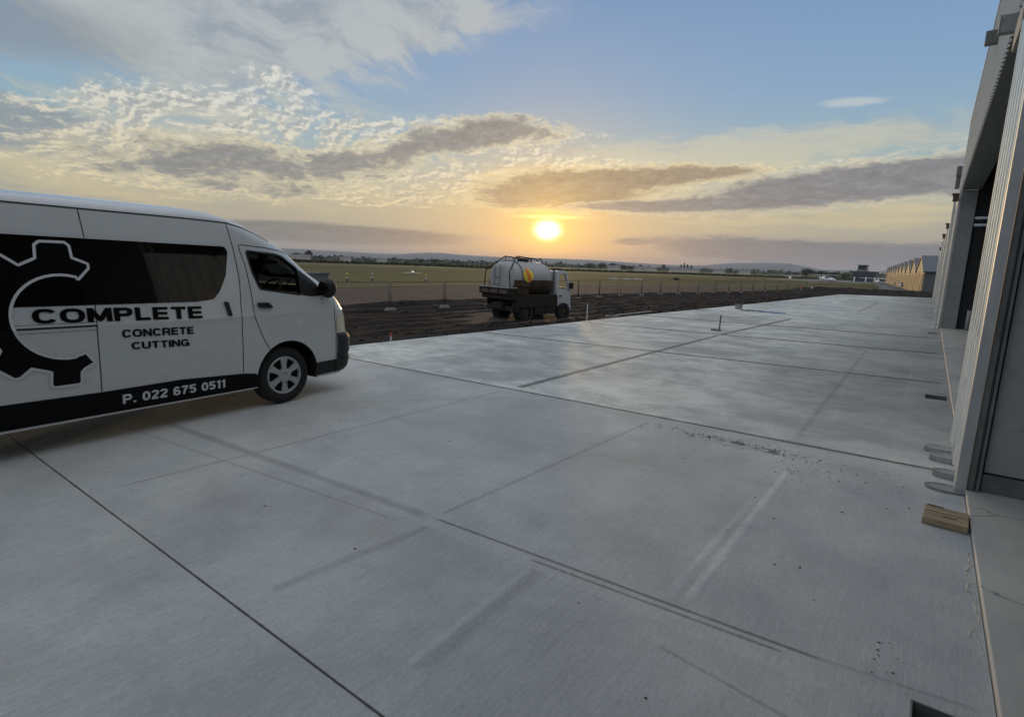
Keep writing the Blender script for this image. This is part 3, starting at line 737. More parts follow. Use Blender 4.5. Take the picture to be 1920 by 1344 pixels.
van = thing('van', 'white high-roof van with black gear logo and concrete cutting lettering, parked at the left', 'van', vloc, R(90)+vpsi)
zs = [.25, .30, .38, .46, .55, .65, .8, .9, 1.0, 1.05, 1.075, 1.09, 1.105, 1.13, 1.21, 1.28, 1.34, 1.41, 1.48, 1.55, 1.63, 1.71, 1.77, 1.82, 1.87, 1.9, 1.96, 2.0, 2.04, 2.08, 2.11, 2.13, 2.145, 2.16, 2.175, 2.19, 2.203, 2.215, 2.228, 2.24, 2.25, 2.258, 2.268]
mb = MB(); mb.rings([[vpt(x, y, z) for x, y in van_plan(z)] for z in zs])
body = mb.build('body', 'white', van, smooth=True)
for mname in ('arch', 'seat'): body.data.materials.append(M[mname])
def cutter(mb, m): return mb.build('cut', m, van)
cuts = []
for xw in (0, -3.11):
    for sd in (-1, 1):
        mbc = MB(); n = 40; r = .415; zc = .345
        pts = [(xw+.045+r*math.cos(2*math.pi*i/n), zc+r*1.02*math.sin(2*math.pi*i/n)) for i in range(n)]
        mbc.prism(pts, sd*.60, sd*1.1, lambda u, v, w: vpt(u, w, v)); cuts.append(cutter(mbc, 'arch'))
mbc = MB(); zc_ = [.50, .7, .9, 1.1, 1.3, 1.5, 1.7, 1.8, 1.9, 2.0]
rings = []
for z in zc_:
    w = van_w(z)-.055; xn = interp(z, NOSE)-.09
    rings.append([vpt(-.62, -w, z), vpt(xn-.5, -w, z), vpt(xn-.1, -w*.9, z), vpt(xn, -w*.6, z), vpt(xn, w*.6, z), vpt(xn-.1, w*.9, z), vpt(xn-.5, w, z), vpt(-.62, w, z)])
mbc.rings(rings); cuts.append(cutter(mbc, 'seat'))
def rounded(poly, r=.03, k=4):
    out = []; n = len(poly)
    for i in range(n):
        p = Vector(poly[i]); a = Vector(poly[i-1]); b = Vector(poly[(i+1) % n])
        da, db = (a-p), (b-p); rr = min(r, da.length*.45, db.length*.45)
        A = p+da.normalized()*rr; B = p+db.normalized()*rr
        for j in range(k+1):
            t = j/k; q = A*(1-t)**2 + p*2*t*(1-t) + B*t*t; out.append((q.x, q.y))
    return out
doorwin = rounded([(-.405, 1.825), (-.01, 1.795), (.07, 1.765), (.19, 1.68), (.39, 1.55), (.50, 1.455), (.56, 1.29), (.40, 1.285), (-.29, 1.38), (-.36, 1.58)], .035)
glasswin = rounded([(-.39, 1.81), (-.01, 1.78), (.065, 1.755), (.18, 1.67), (.255, 1.62), (.255, 1.31), (-.28, 1.39), (-.35, 1.58)], .03)
mbc = MB(); mbc.prism(glasswin, -1.1, 1.1, lambda u, v, w: vpt(u, w, v)); cuts.append(cutter(mbc, 'arch'))
mbc = MB(); mbc.prism([(.30, 1.40), (1.4, 1.36), (1.2, 1.84), (-.3, 1.87)], -.70, .70, lambda u, v, w: vpt(u, w, v)); cuts.append(cutter(mbc, 'arch'))
boolean(body, cuts)
e = body.modifiers.new('split', 'EDGE_SPLIT'); e.split_angle = R(38)

def patch(name, poly, m, off, step=.05, side=-1, parent=None, holes=None, group=None):
    """flat polygon in (x,z) laid on the body side, following its curve"""
    bm = bmesh.new(); f = bm.faces.new([bm.verts.new((x, z, 0)) for x, z in poly]); f.normal_update()
    bmesh.ops.triangulate(bm, faces=bm.faces[:])
    xa, xb = min(p[0] for p in poly), max(p[0] for p in poly); za, zb = min(p[1] for p in poly), max(p[1] for p in poly)
    x = xa+step
    while x < xb:
        bmesh.ops.bisect_plane(bm, geom=bm.verts[:]+bm.edges[:]+bm.faces[:], plane_co=(x, 0, 0), plane_no=(1, 0, 0)); x += step
    z = za+step
    while z < zb:
        bmesh.ops.bisect_plane(bm, geom=bm.verts[:]+bm.edges[:]+bm.faces[:], plane_co=(0, z, 0), plane_no=(0, 1, 0)); z += step
    bmesh.ops.triangulate(bm, faces=bm.faces[:])
    mb = MB(); vs = [vpt(v.co.x, side*(van_y(v.co.x, v.co.y)+off), v.co.y) for v in bm.verts]
    mb.add(vs, [[v.index for v in f.verts] for f in bm.faces]); bm.free()
    return mb.build(name, m, parent or van, smooth=False)
def ribbon(mb, pts, w, off, side=-1, step=.03, z_of=None):
    P_ = []
    for (a, b), (c, d) in zip(pts, pts[1:]):
        L = math.hypot(c-a, d-b); n = max(1, int(L/step))
        for i in range(n): P_.append((a+(c-a)*i/n, b+(d-b)*i/n))
    P_.append(pts[-1]); vs = []
    for i, (x, z) in enumerate(P_):
        x0, z0 = P_[max(0, i-1)]; x1, z1 = P_[min(len(P_)-1, i+1)]
        L = math.hypot(x1-x0, z1-z0) or 1; nxx, nzz = -(z1-z0)/L*w/2, (x1-x0)/L*w/2
        for s_ in (-1, 1):
            X, Z = x+s_*nxx, z+s_*nzz; vs.append(vpt(X, side*(van_y(X, Z)+off), Z))
    mb.add(vs, [(2*i, 2*i+1, 2*i+3, 2*i+2) for i in range(len(P_)-1)])
for sd in (-1, 1):
    patch('side_window', rounded([(-2.9 if sd < 0 else -2.9, 1.872), (-.63, 1.845), (-.60, 1.80), (-.655, 1.55), (-.735, 1.39), (-.82, 1.292), (-1.0, 1.272), (-2.9, 1.285)], .03), 'dark_glass', .003, .08, sd)
    patch('rear_window', rounded([(-4.0, 1.87), (-3.0, 1.872), (-3.0, 1.285), (-3.95, 1.285)], .05), 'dark_glass', .003, .08, sd)
    fr = patch('door_window', glasswin, 'glass', -.022, .08, sd)
    patch('quarter_window', rounded([(.262, 1.615), (.39, 1.53), (.50, 1.44), (.56, 1.29), (.40, 1.285), (.262, 1.305)], .02), 'plastic', .003, .04, sd)
    mb = MB(); ribbon(mb, glasswin+[glasswin[0]], .022, .004, sd); mb.build('window_trim', 'plastic', van)
    mb = MB()
    ribbon(mb, [(-2.9, 2.128), (-1.0, 2.112), (-.56, 2.10), (-.36, 2.06), (-.2, 2.0), (-.05, 1.93)], .012, .004, sd)
    mb.build('roof_gutter', 'seam', van)
    for pts, nm in (([(-1.905, 2.125), (-1.89, 1.87)], 'door_seam'), ([(-1.89, 1.28), (-1.90, 1.06), (-1.905, .49)], 'door_seam'), ([(-.565, 2.09), (-.53, 1.81), (-.51, 1.5), (-.53, 1.21), (-.54, .46)], 'door_seam'),
                    ([(-.20, .67), (-.28, .82), (-.38, 1.08), (-.395, 1.38), (-.42, 1.64), (-.47, 1.86), (-.45, 1.873), (-.20, 1.858), (.04, 1.83), (.19, 1.79)], 'front_door_seam'),
                    ([(.75, 1.26), (.735, 1.0), (.75, .8)], 'wing_seam'), ([(-2.85, 1.106), (-1.895, 1.095)], 'sliding_rail')):
        mb = MB(); ribbon(mb, pts, .008 if nm != 'sliding_rail' else .016, .0025, sd)
        if nm == 'sliding_rail': ribbon(mb, [(-2.85, 1.137), (-1.895, 1.127)], .003, .0025, sd); ribbon(mb, [(-2.85, 1.065), (-1.895, 1.058)], .003, .0025, sd)
        mb.build(nm, 'seam', van)
    # fuel-less lower black band with phone number
    patch('sill_band', rounded([(-2.65, .495), (-1.905, .482), (-1.2, .488), (-.56, .452), (-.40, .43), (-.352, .40), (-.352, .262), (-2.65, .275)], .01), 'black_vinyl', .003, .06, sd)
    mb = MB(); ribbon(mb, [(-2.65, .262), (-.40, .256)], .014, .006, sd); mb.build('sill_stripe', 'white_vinyl', van)
    # handles
    mb = MB(); xx, zz = -.685, 1.185
    mb.prism(rounded([(-.72, 1.262), (-.675, 1.262), (-.645, 1.11), (-.685, 1.108)], .012), 0, 1, lambda u, v, w: vpt(u, sd*(van_y(u, v)+.004+w*.022), v)); mb.build('sliding_door_handle', 'plastic', van, bevel=.004)
    mb = MB(); mb.prism(rounded([(-.34, 1.238), (-.20, 1.235), (-.15, 1.185), (-.165, 1.172), (-.33, 1.18)], .012), 0, 1, lambda u, v, w: vpt(u, sd*(van_y(u, v)+.004+w*.02), v)); mb.build('front_door_handle', 'plastic', van, bevel=.004)
# gear emblem
gear_o = [(-1.99, 1.50), (-1.90, 1.60), (-1.90, 1.64), (-2.01, 1.69), (-2.015, 1.79), (-2.045, 1.82), (-2.22, 1.82), (-2.255, 1.79), (-2.265, 1.68), (-2.38, 1.62), (-2.48, 1.70), (-2.52, 1.70), (-2.64, 1.57), (-2.63, 1.53), (-2.57, 1.43), (-2.60, 1.33),
          (-2.74, 1.30), (-2.76, 1.27), (-2.76, 1.09), (-2.74, 1.06), (-2.62, 1.03), (-2.57, .94), (-2.63, .83), (-2.62, .80), (-2.51, .70), (-2.47, .70), (-2.39, .77), (-2.26, .72), (-2.27, .61), (-2.25, .585), (-2.07, .585), (-2.05, .605), (-2.045, .69), (-2.02, .72), (-1.94, .765), (-2.00, .86), (-2.07, .84)]
inner = []
for i in range(25):
    t = R(-84 - i*(360-84-72)/24); inner.append((-2.118+.365*math.cos(t), 1.185+.358*math.sin(t)))
gear = gear_o + inner
patch('gear_emblem', gear, 'black_vinyl', .0045, .05)
mb = MB(); ribbon(mb, gear+[gear[0]], .022, .006, step=.02); mb.build('emblem_outline', 'white_vinyl', van)
def glyph(ch):
    """strokes (centre lines in a 1-high cell) and advance width of a wide grotesque letter"""
    T = .105
    def arc(cx, cy, rx, rz, a0, a1, n=22, e=2.5):
        o_ = []
        for i in range(n+1):
            t = R(a0+(a1-a0)*i/n); c_, s_ = math.cos(t), math.sin(t)
            o_.append((cx+rx*math.copysign(abs(c_)**(2/e), c_), cy+rz*math.copysign(abs(s_)**(2/e), s_)))
        return o_
    H0, H1 = T, 1-T
    W = dict(C=1.0, G=1.04, O=1.06, M=1.12, N=.98, P=.92, R=.98, L=.80, E=.86, T=.88, U=.98, I=.24).get(ch, .82)
    w0, w1 = .13, W-.13; m_ = W/2; rx = (w1-w0)/2; rz = .5-T
    if ch == 'O': st = [arc(m_, .5, rx, rz, 0, 360, 40)]
    elif ch == '0': st = [arc(m_, .5, rx, rz, 0, 360, 40, 2.3)]
    elif ch == 'C': st = [arc(m_, .5, rx, rz, 32, 328, 36)]
    elif ch == 'G': st = [arc(m_, .5, rx, rz, 32, 325, 36), [(m_+.02, .44), (w1+.08, .44)], [(w1, .5), (w1, .02)]]
    elif ch == 'M': st = [[(w0, 0), (w0, 1)], [(w1, 0), (w1, 1)], [(w0+.02, .98), (m_, .10), (w1-.02, .98)]]
    elif ch == 'N': st = [[(w0, 0), (w0, 1)], [(w1, 0), (w1, 1)], [(w0+.02, .95), (w1-.02, .05)]]
    elif ch in 'PR':
        st = [[(w0, 0), (w0, 1)], [(w0, H1), (w1-.22, H1)] + arc(w1-.22, .675, .20, H1-.675, 90, -90, 14, 2.2)[1:] + [(w0, .46)]]
        if ch == 'R': st.append([(m_+.02, .46), (w1-.06, .30), (w1, 0)])
    elif ch == 'L': st = [[(w0, 0), (w0, 1)], [(w0, H0), (W-.04, H0)]]
    elif ch == 'E': st = [[(w0, 0), (w0, 1)], [(w0, H0), (W-.04, H0)], [(w0, H1), (W-.05, H1)], [(w0, .5), (W-.08, .5)]]
    elif ch == 'T': st = [[(m_, 0), (m_, 1)], [(.03, H1), (W-.03, H1)]]
    elif ch == 'U': st = [[(w0, 1)] + arc(m_, .40, rx, .40-T, 180, 360, 24, 2.5) + [(w1, 1)]]
    elif ch == 'I': st = [[(.12, 0), (.12, 1)]]
    elif ch == '1': W = .52; st = [[(.36, 0), (.36, 1)], [(.08, .76), (.34, .90)]]
    elif ch == '2': st = [arc(m_, .70, rx, .30-T, 170, -20, 20, 2.3) + [(w0, H0+.04)], [(.04, H0), (W-.04, H0)]]
    elif ch == '5': st = [[(W-.08, H1), (w0+.07, H1)], [(w0+.05, 1), (w0, .50)], arc(m_-.02, .33, rx, .33-T, 130, -160, 26, 2.3)]
    elif ch == '6': st = [arc(m_, .32, rx, .32-T, 0, 360, 30, 2.3), arc(m_, .5, rx, rz, 180, 40, 20, 2.4)]
    elif ch == '7': st = [[(.04, H1), (W-.08, H1)], [(W-.12, H1), (m_-.04, .45), (w0+.16, 0)]]
    elif ch == '.': W = .30; st = [[(.15, 0), (.15, .2)]]
    elif ch == ' ': W = .42; st = []
    else: st = []
    return st, W
def text_on_van(txt, x0, x1, z0, z0b, h, m, off, bold=.02, name='lettering'):
    gap = .10; pen = 0; items = []
    for ch in txt:
        st, W = glyph(ch); items.append((pen, st if ch != ' ' else None)); pen += W+gap
    tot = pen-gap; mb = MB(); kk = 0; T = .105; tx = .135
    for pen, st in items:
        if st is None: mb.build(name, m, van); mb = MB(); continue
        for P_ in st:
            kk += 1; pts = []
            for (a, b), (c, d) in zip(P_, P_[1:]):
                n_ = max(1, int(math.hypot(c-a, d-b)/.12))
                for i in range(n_): pts.append((a+(c-a)*i/n_, b+(d-b)*i/n_))
            pts.append(P_[-1]); closed = math.hypot(pts[0][0]-pts[-1][0], pts[0][1]-pts[-1][1]) < 1e-4
            vs = []
            for i, (x, z) in enumerate(pts):
                xa, za = pts[i-1] if i else (pts[-2] if closed else pts[0]); xb, zb = pts[i+1] if i+1 < len(pts) else (pts[1] if closed else pts[-1])
                dx_, dz_ = xb-xa, zb-za; L = math.hypot(dx_, dz_) or 1; nx_, nz_ = -dz_/L, dx_/L
                for s_ in (-1, 1):
                    u = x + s_*nx_*tx; v = min(1, max(0, z + s_*nz_*T)); f = (pen+u)/tot
                    X = x0+(x1-x0)*f; Z = z0+(z0b-z0)*f + h*v; vs.append(vpt(X, -(van_y(X, Z)+off+.00012*(kk % 5)), Z))
            mb.add(vs, [(2*i, 2*i+1, 2*i+3, 2*i+2) for i in range(len(pts)-1)])
    return mb.build(name, m, van)
text_on_van('COMPLETE', -2.345, -.955, 1.142, 1.103, .122, 'black_vinyl', .0065, .07)
text_on_van('CONCRETE', -1.708, -1.058, .968, .948, .074, 'black_vinyl', .006, .055)
text_on_van('CUTTING', -1.638, -1.112, .848, .829, .07, 'black_vinyl', .006, .055)
text_on_van('P. 022 675 0511', -1.742, -.75, .335, .326, .092, 'white_vinyl', .0055, .045)
# nose parts that wrap round: bumper, headlights, windscreen
def wrap(name, z0, z1, x_from, off, m, nz=6, thick=.0, both=True, xlimit=None, tmax=None):
    mb = MB(); rows = []
    for k in range(nz+1):
        z = z0+(z1-z0)*k/nz; w = van_w(z); xn = interp(z, NOSE); a = .62; e_ = 4.6; row = []
        n = 40; u0 = max(0, (x_from-(xn-a))/a)
        t0 = math.degrees(math.acos(min(1, u0)**(e_/2)))
        t1 = 0 if tmax is None else tmax
        th = [t0+(t1-t0)*i/n for i in range(n+1)]
        bulge = off
        for t in th:
            s_, c_ = math.sin(R(t)), math.cos(R(t)); x = (xn-a)+(a+bulge)*c_**(2/e_); y = (w+bulge)*s_**(2/e_); row.append((x, y))
        if tmax is None: row = [(x, -y) for x, y in row] + [(x, y) for x, y in reversed(row[:-1])]
        else: row = [(x, -y*(1 if both else 1)) for x, y in row]
        rows.append([vpt(x, y, z) for x, y in row])
    mb.rings(rows, cap=False, close=False); return mb
mb = MB()
rows = []
prof = [(.27, -.02), (.285, .015), (.33, .035), (.45, .045), (.50, .03), (.55, .045), (.72, .05), (.77, .035), (.80, -.01)]
for z, off in prof:
    w = van_w(z); xn = interp(z, NOSE); a = .62; e_ = 4.6
    x_from = .745; n = 40; u0 = max(.0, (x_from-(xn-a))/a); t0 = math.degrees(math.acos(u0**(e_/2)))
    row = []
    for i in range(n+1):
        t = t0*(1-i/n); s_, c_ = math.sin(R(t)), math.cos(R(t)); row.append(((xn-a)+(a+off)*c_**(2/e_), (w+off*.6)*s_**(2/e_)))
    row = [(x, -y) for x, y in row] + [(x, y) for x, y in reversed(row[:-1])]
    rows.append([vpt(x, y, z) for x, y in row])
mb.rings(rows, cap=False, close=False)
for sd in (-1, 1):   # cladding running back to the arch
    mb.prism([(.42, .275), (.76, .285), (.76, .45), (.455, .445)], 0, 1, lambda u, v, w: vpt(u, sd*(van_y(u, v)-.01+w*.018), v))
mb.build('front_bumper', 'plastic', van, smooth=False)
for sd in (-1, 1):
    w_ = wrap('headlight', .80, 1.03, .765, .006, 'lamp', tmax=38); 
    if sd > 0: w_.v = [(x, -y, z) for x, y, z in w_.v]
    w_.build('headlight', 'lamp', van, smooth=True)
    mb = MB()
    # mirror
    rr = []
    for k in range(9):
        t = k/8; s_ = max(.12, math.sin(math.pi*(.08+.84*t)))**.5; xm = .535+.13*t
        rr.append([vpt(xm + .02*math.cos(2*math.pi*i/16), sd*(.985+.11*s_*math.cos(2*math.pi*i/16)), 1.385+.125*s_*math.sin(2*math.pi*i/16)) for i in range(16)])
    mb.rings(rr); hs = mb.build('mirror', 'plastic', van, smooth=True)
    MB().prism([(u*.080, v*.088) for u, v in [(math.cos(2*math.pi*i/20), math.sin(2*math.pi*i/20)) for i in range(20)]], 0, .004, lambda u, v, w: vpt(.512-w, sd*(.985+u), 1.385+v)).build('mirror_glass', 'dark_glass', hs)
    MB().tube(vpt(.50, sd*.86, 1.33), vpt(.57, sd*.95, 1.36), .028).build('mirror_arm', 'plastic', hs)
# windscreen glass
mb = MB(); rows = []
for k in range(9):
    z = 1.40+(1.86-1.40)*k/8; xn = interp(z, NOSE)
    row = []
    for i in range(17):
        y = -.70+1.4*i/16; w = van_w(z); xx = xn-.62+.62*(1-min(.97, abs(y)/w)**4.6)**(1/4.6); row.append(vpt(xx-.006, y, z))
    rows.append(row)
mb.rings(rows, cap=False, close=False); mb.build('windscreen', 'glass', van, smooth=True)
MB().path([vpt(.83, .2, 1.36), vpt(.70, -.1, 1.46), vpt(.62, -.38, 1.54)], .008).build('wiper', 'plastic', van)
# cabin interior
mb = MB().box(.15+VX, .60+VX, -.78, .78, 1.0, 1.22).box(.45+VX, .72+VX, -.74, .74, 1.22, 1.30); mb.build('dashboard', 'plastic', van, bevel=.03)
mb = MB(); cx, cz, cy = .15+VX, 1.34, -.42; n = 24; ax = Vector((.75, 0, -.66)).normalized(); ux = Vector((0, 1, 0)); uy = ax.cross(ux)
pts = [Vector((cx, cy, cz)) + (ux*math.cos(2*math.pi*i/n)+uy*math.sin(2*math.pi*i/n))*.19 for i in range(n+1)]
mb.path(pts, .013, 6); mb.tube((cx, cy, cz), tuple(Vector((cx, cy, cz))+ax*.25), .03)
for q in (0, 8, 16): mb.tube((cx, cy, cz), pts[q], .012, 6)
mb.build('steering_wheel', 'plastic', van, smooth=True)
for yy in (-.42, .42):
    mb = MB().box(-.52+VX, -.05+VX, yy-.24, yy+.24, .82, .98).box(-.60+VX, -.48+VX, yy-.24, yy+.24, .98, 1.45).box(-.585+VX, -.50+VX, yy-.13, yy+.13, 1.47, 1.62)
    mb.build('seat', 'seat', van, bevel=.04)
# wheels
for xw in (0, -3.11):
    for sd in (-1, 1):
        mb = MB(); prof = [(.225, -.085), (.245, -.10), (.29, -.108), (.325, -.10), (.342, -.07), (.345, 0), (.342, .07), (.325, .10), (.29, .108), (.245, .10), (.225, .085)]
        n = 48; rr = [[vpt(xw+r*math.cos(2*math.pi*i/n), sd*.80+y, .345+r*math.sin(2*math.pi*i/n)) for i in range(n)] for r, y in prof]
        mb.rings(rr, cap=False); wh = mb.build('wheel', 'tyre', van, smooth=True)
        yo = sd*(.80+.082)
        mb = MB(); n = 36; ring = lambda r, y: [vpt(xw+r*math.cos(2*math.pi*i/n), y, .345+r*math.sin(2*math.pi*i/n)) for i in range(n)]
        mb.rings([ring(.228, yo-sd*.05), ring(.230, yo+sd*.012), ring(.222, yo+sd*.020), ring(.205, yo+sd*.012), ring(.198, yo-sd*.012)], cap=False)
        for q in range(6):
            t = R(60*q+90)
            def F(u, v, w, t=t): return vpt(xw+u*math.cos(t)-v*math.sin(t), yo+sd*w, .345+u*math.sin(t)+v*math.cos(t))
            mb.prism([(.05, -.030), (.13, -.030), (.203, -.046), (.203, .046), (.13, .030), (.05, .030)], -.01, .014, F)
        mb.rings([ring(.085, yo-sd*.01), ring(.085, yo+sd*.018), ring(.065, yo+sd*.026), ring(.035, yo+sd*.026), ring(.032, yo+sd*.018)])
        mb.build('hubcap', 'rim', wh, smooth=False)
        mb = MB(); mb.rings([ring(.225, yo-sd*.06), ring(.225, yo-sd*.03)]); mb.build('wheel_disc', 'arch', wh)

# ------------------------------------------------------------------ tanker truck
tr = thing('tanker_truck', 'small tanker truck with pale glare-browned tank and orange and yellow hazard diamond', 'truck', (-13.72, 18.98, -.545), R(90)-R(14)); tr.scale = (.79, 1, 1)
# local: x forward, y left; camera side is y<0
def prof_box(mb, pts, y0, y1): return mb.prism(pts, y0, y1, lambda u, v, w: (u, w, v))
# cab
mb = MB(); prof_box(mb, rounded([(1.32, .62), (1.32, 2.08), (1.40, 2.12), (1.98, 2.10), (2.12, 2.0), (2.40, 1.30), (2.44, .62), (2.40, .40), (2.18, .40), (2.14, .62)], .05, 3), -.82, .82)
cab = mb.build('cab', 'cab_paint', tr, smooth=False, bevel=.03)
c1 = MB(); prof_box(c1, rounded([(1.50, 1.36), (1.50, 1.98), (1.96, 1.98), (2.30, 1.34)], .04, 3), -1.2, 1.2)
c2 = MB().box(1.40, 2.34, -.76, .76, .75, 1.34).box(1.40, 1.95, -.76, .76, 1.30, 2.0)
c3 = MB(); prof_box(c3, [(2.0, 1.40), (2.8, 1.40), (2.6, 1.96), (1.9, 1.96)], -.70, .70)
boolean(cab, [c1.build('cut', 'seat', tr), c2.build('cut', 'seat', tr), c3.build('cut', 'seat', tr)])
MB().box(1.42, 1.52, -.6, -.1, .9, 1.75).box(2.15, 2.30, -.7, .7, 1.25, 1.38).build('cab_seat', 'seat', tr, bevel=.03)
MB().box(1.56, 1.72, -.85, -.822, 1.02, 1.07).build('door_handle', 'plastic', tr)
MB().box(2.20, 2.38, -1.0, -.86, 1.35, 1.62).tube((2.28, -.82, 1.5), (2.3, -.95, 1.5), .02).build('mirror', 'plastic', tr, bevel=.01)
MB().tube((2.40, -.62, .82), (2.46, -.62, .82), .10, 16).build('headlight', 'lamp', tr)
MB().box(2.38, 2.50, -.82, .82, .42, .60).build('front_bumper', 'white_tank', tr, bevel=.02)
# chassis, deck, skirts
MB().box(-1.9, 1.3, -.35, .35, .55, .78).build('chassis', 'truck_dark', tr)
mb = MB().box(-1.62, 1.24, -.98, .98, .98, 1.12).box(-1.62, 1.24, -.99, -.94, .62, .98).box(-1.62, 1.24, .94, .99, .62, .98); mb.build('deck', 'truck_dark', tr, bevel=.015)
mb = MB().box(-1.95, -1.63, -1.0, 1.0, .92, 1.36).box(-2.12, -1.95, -1.02, 1.02, 1.12, 1.40); mb.build('rear_platform', 'truck_dark', tr, bevel=.015)
MB().box(-2.13, -1.63, -1.04, -1.0, 1.385, 1.42).box(-2.15, -2.12, -1.04, 1.04, 1.385, 1.43).build('platform_edge', 'galv', tr)
mb = MB()
for k in range(3): mb.box(-2.16, -2.122, -.9+k*.62, -.42+k*.62, 1.16, 1.30)
mb.build('tail_light', 'red_primer', tr)
for q in ((-1.62, -1.36, -.98, -.70, .42, .975), (-.30, .42, -.98, -.62, .30, .975), (.46, 1.18, -.97, -.62, .34, .975), (-.30, 1.18, .62, .98, .32, .975)): MB().box(*q).build('side_locker', 'truck_dark', tr, bevel=.02)
MB().box(-1.75, -1.64, -.9, .9, .45, .64).build('rear_bar', 'truck_dark', tr, bevel=.02)
# pump box and pipes at the rear corner
mb = MB().box(-1.55, -.80, -.98, -.60, 1.13, 1.56).tube((-1.5, -1.0, 1.50), (-.75, -1.0, 1.46), .035).tube((-1.2, -1.02, 1.2), (-1.2, -1.02, 1.5), .04); mb.build('pump_box', 'truck_mud_glare', tr, bevel=.02)
# tank: superellipse section, domed ends
rows = []; n = 40
for x, k, dz in ((-1.72, .50, 0), (-1.70, .72, 0), (-1.62, .88, 0), (-1.50, .96, 0), (-1.3, 1.0, 0), (-.5, 1.0, 0), (.3, 1.0, 0), (.62, .99, 0), (.85, .93, -.02), (1.02, .84, -.05), (1.14, .74, -.09), (1.20, .60, -.12)):
    row = []
    for i in range(n):
        t = 2*math.pi*i/n; c_, s_ = math.cos(t), math.sin(t)
        y = .93*k*math.copysign(abs(c_)**(2/2.5), c_); z = .70*(k if s_ > 0 else 1-(1-k)*.5)*math.copysign(abs(s_)**(2/2.3), s_)
        row.append((x, y, 1.74+dz+z))
    rows.append(row)
mb = MB(); mb.rings(rows); tk = mb.build('tank', 'white_tank', tr, smooth=True)
# lower half shell in brown: warm glare painted onto the tank
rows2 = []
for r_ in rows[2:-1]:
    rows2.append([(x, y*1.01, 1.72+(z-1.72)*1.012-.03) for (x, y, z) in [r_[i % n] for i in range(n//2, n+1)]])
mb = MB(); mb.rings(rows2, cap=False, close=False); mb.build('glare_coat', 'truck_mud_glare', tk, smooth=True)
# hazard diamond on the tank side
def sign_patch(name, outline, m, o_):
    mb = MB(); X, Z = -.80, 1.90; rows = []
    for q in range(7):
        k = .02 + .98*q/6
        rows.append([(X+u*k, -.93*(max(.01, 1-(abs(Z+v*k-1.74)/.70)**2.3))**(1/2.5)-o_, Z+v*k) for u, v in outline])
    mb.rings(rows, cap=False); return mb.build(name, m, tk)
out_ = [(.36*math.copysign(abs(math.cos(a_))**1.3, math.cos(a_)), .29*math.copysign(abs(math.sin(a_))**1.3, math.sin(a_))) for a_ in [R(15*q) for q in range(24)]]
sign_patch('hazard_sign', out_, 'yellow', .02)
sign_patch('hazard_stripe', [(-.19, .23), (-.08, .25), (.03, .27), (.08, .10), (.13, -.05), (.18, -.22), (.08, -.25), (-.02, -.25), (-.07, -.08), (-.12, .08)], 'orange', .03)
# bands, frame and walkway rails
mb = MB()
for x in (-1.18, ):
    pts = [(x, .96*math.copysign(abs(math.cos(t))**.8, math.cos(t)), 1.74+.73*math.copysign(abs(math.sin(t))**.87, math.sin(t))) for t in [R(a) for a in range(0, 361, 12)]]
    mb.path(pts, .022, 6)
mb.build('tank_band', 'steel_dark', tr)
for sd in (-1, 1):
    mb = MB(); mb.path([(-1.92, sd*.86, 1.38), (-1.92, sd*.80, 2.05), (-1.10, sd*.40, 2.62), (-1.0, sd*.40, 2.64), (.25, sd*.40, 2.56)], .024, 8)
    mb.path([(.35, sd*.36, 2.50), (.62, sd*.36, 2.60), (.82, sd*.36, 2.36)], .024, 8); mb.path([(.25, sd*.4, 2.56), (.35, sd*.36, 2.50)], .024)
    for x in (-1.0, -.5, -.05): mb.tube((x, sd*.40, 2.42), (x, sd*.40, 2.62), .018)
    mb.build('guard_rail', 'truck_dark', tr, smooth=True)
MB().tube((-.2, 0, 2.40), (-.2, 0, 2.56), .26, 20).tube((.1, .1, 2.40), (.1, .1, 2.52), .12).build('hatch', 'truck_dark', tr)
MB().tube((-1.88, .3, 1.2), (-1.78, .3, 2.25), .02).tube((-1.88, -.05, 1.2), (-1.78, -.05, 2.25), .02).tube((-1.85, -.05, 1.5), (-1.85, .3, 1.5), .018).tube((-1.82, -.05, 1.8), (-1.82, .3, 1.8), .018).build('ladder', 'steel_dark', tr)
MB().tube((1.28, -.66, .9), (1.28, -.66, 2.12), .04).build('exhaust_stack', 'steel_dark', tr)
for x, pair in ((-.85, True), (1.86, False)):
    for sd in (-1, 1):
        for kk in ((.86, .60) if pair else (.80,)):
            mb = MB(); r0_ = .38; prof = [(.2, -.09), (.24, -.10), (.34, -.10), (r0_, -.07), (r0_, .07), (.34, .10), (.24, .10), (.2, .09)]; n = 32
            rr = [[(x+r*math.cos(2*math.pi*i/n)/.79, sd*kk+y, r0_+r*math.sin(2*math.pi*i/n)) for i in range(n)] for r, y in prof]
            mb.rings(rr, cap=False); wh = mb.build('wheel', 'tyre', tr, smooth=True)
            mb = MB(); mb.tube((x, sd*(kk+.02), r0_), (x, sd*(kk+.05), r0_), .2, 24).tube((x, sd*(kk+.05), r0_), (x, sd*(kk+.10), r0_), .07, 12); mb.build('rim', 'truck_mud_glare', wh)

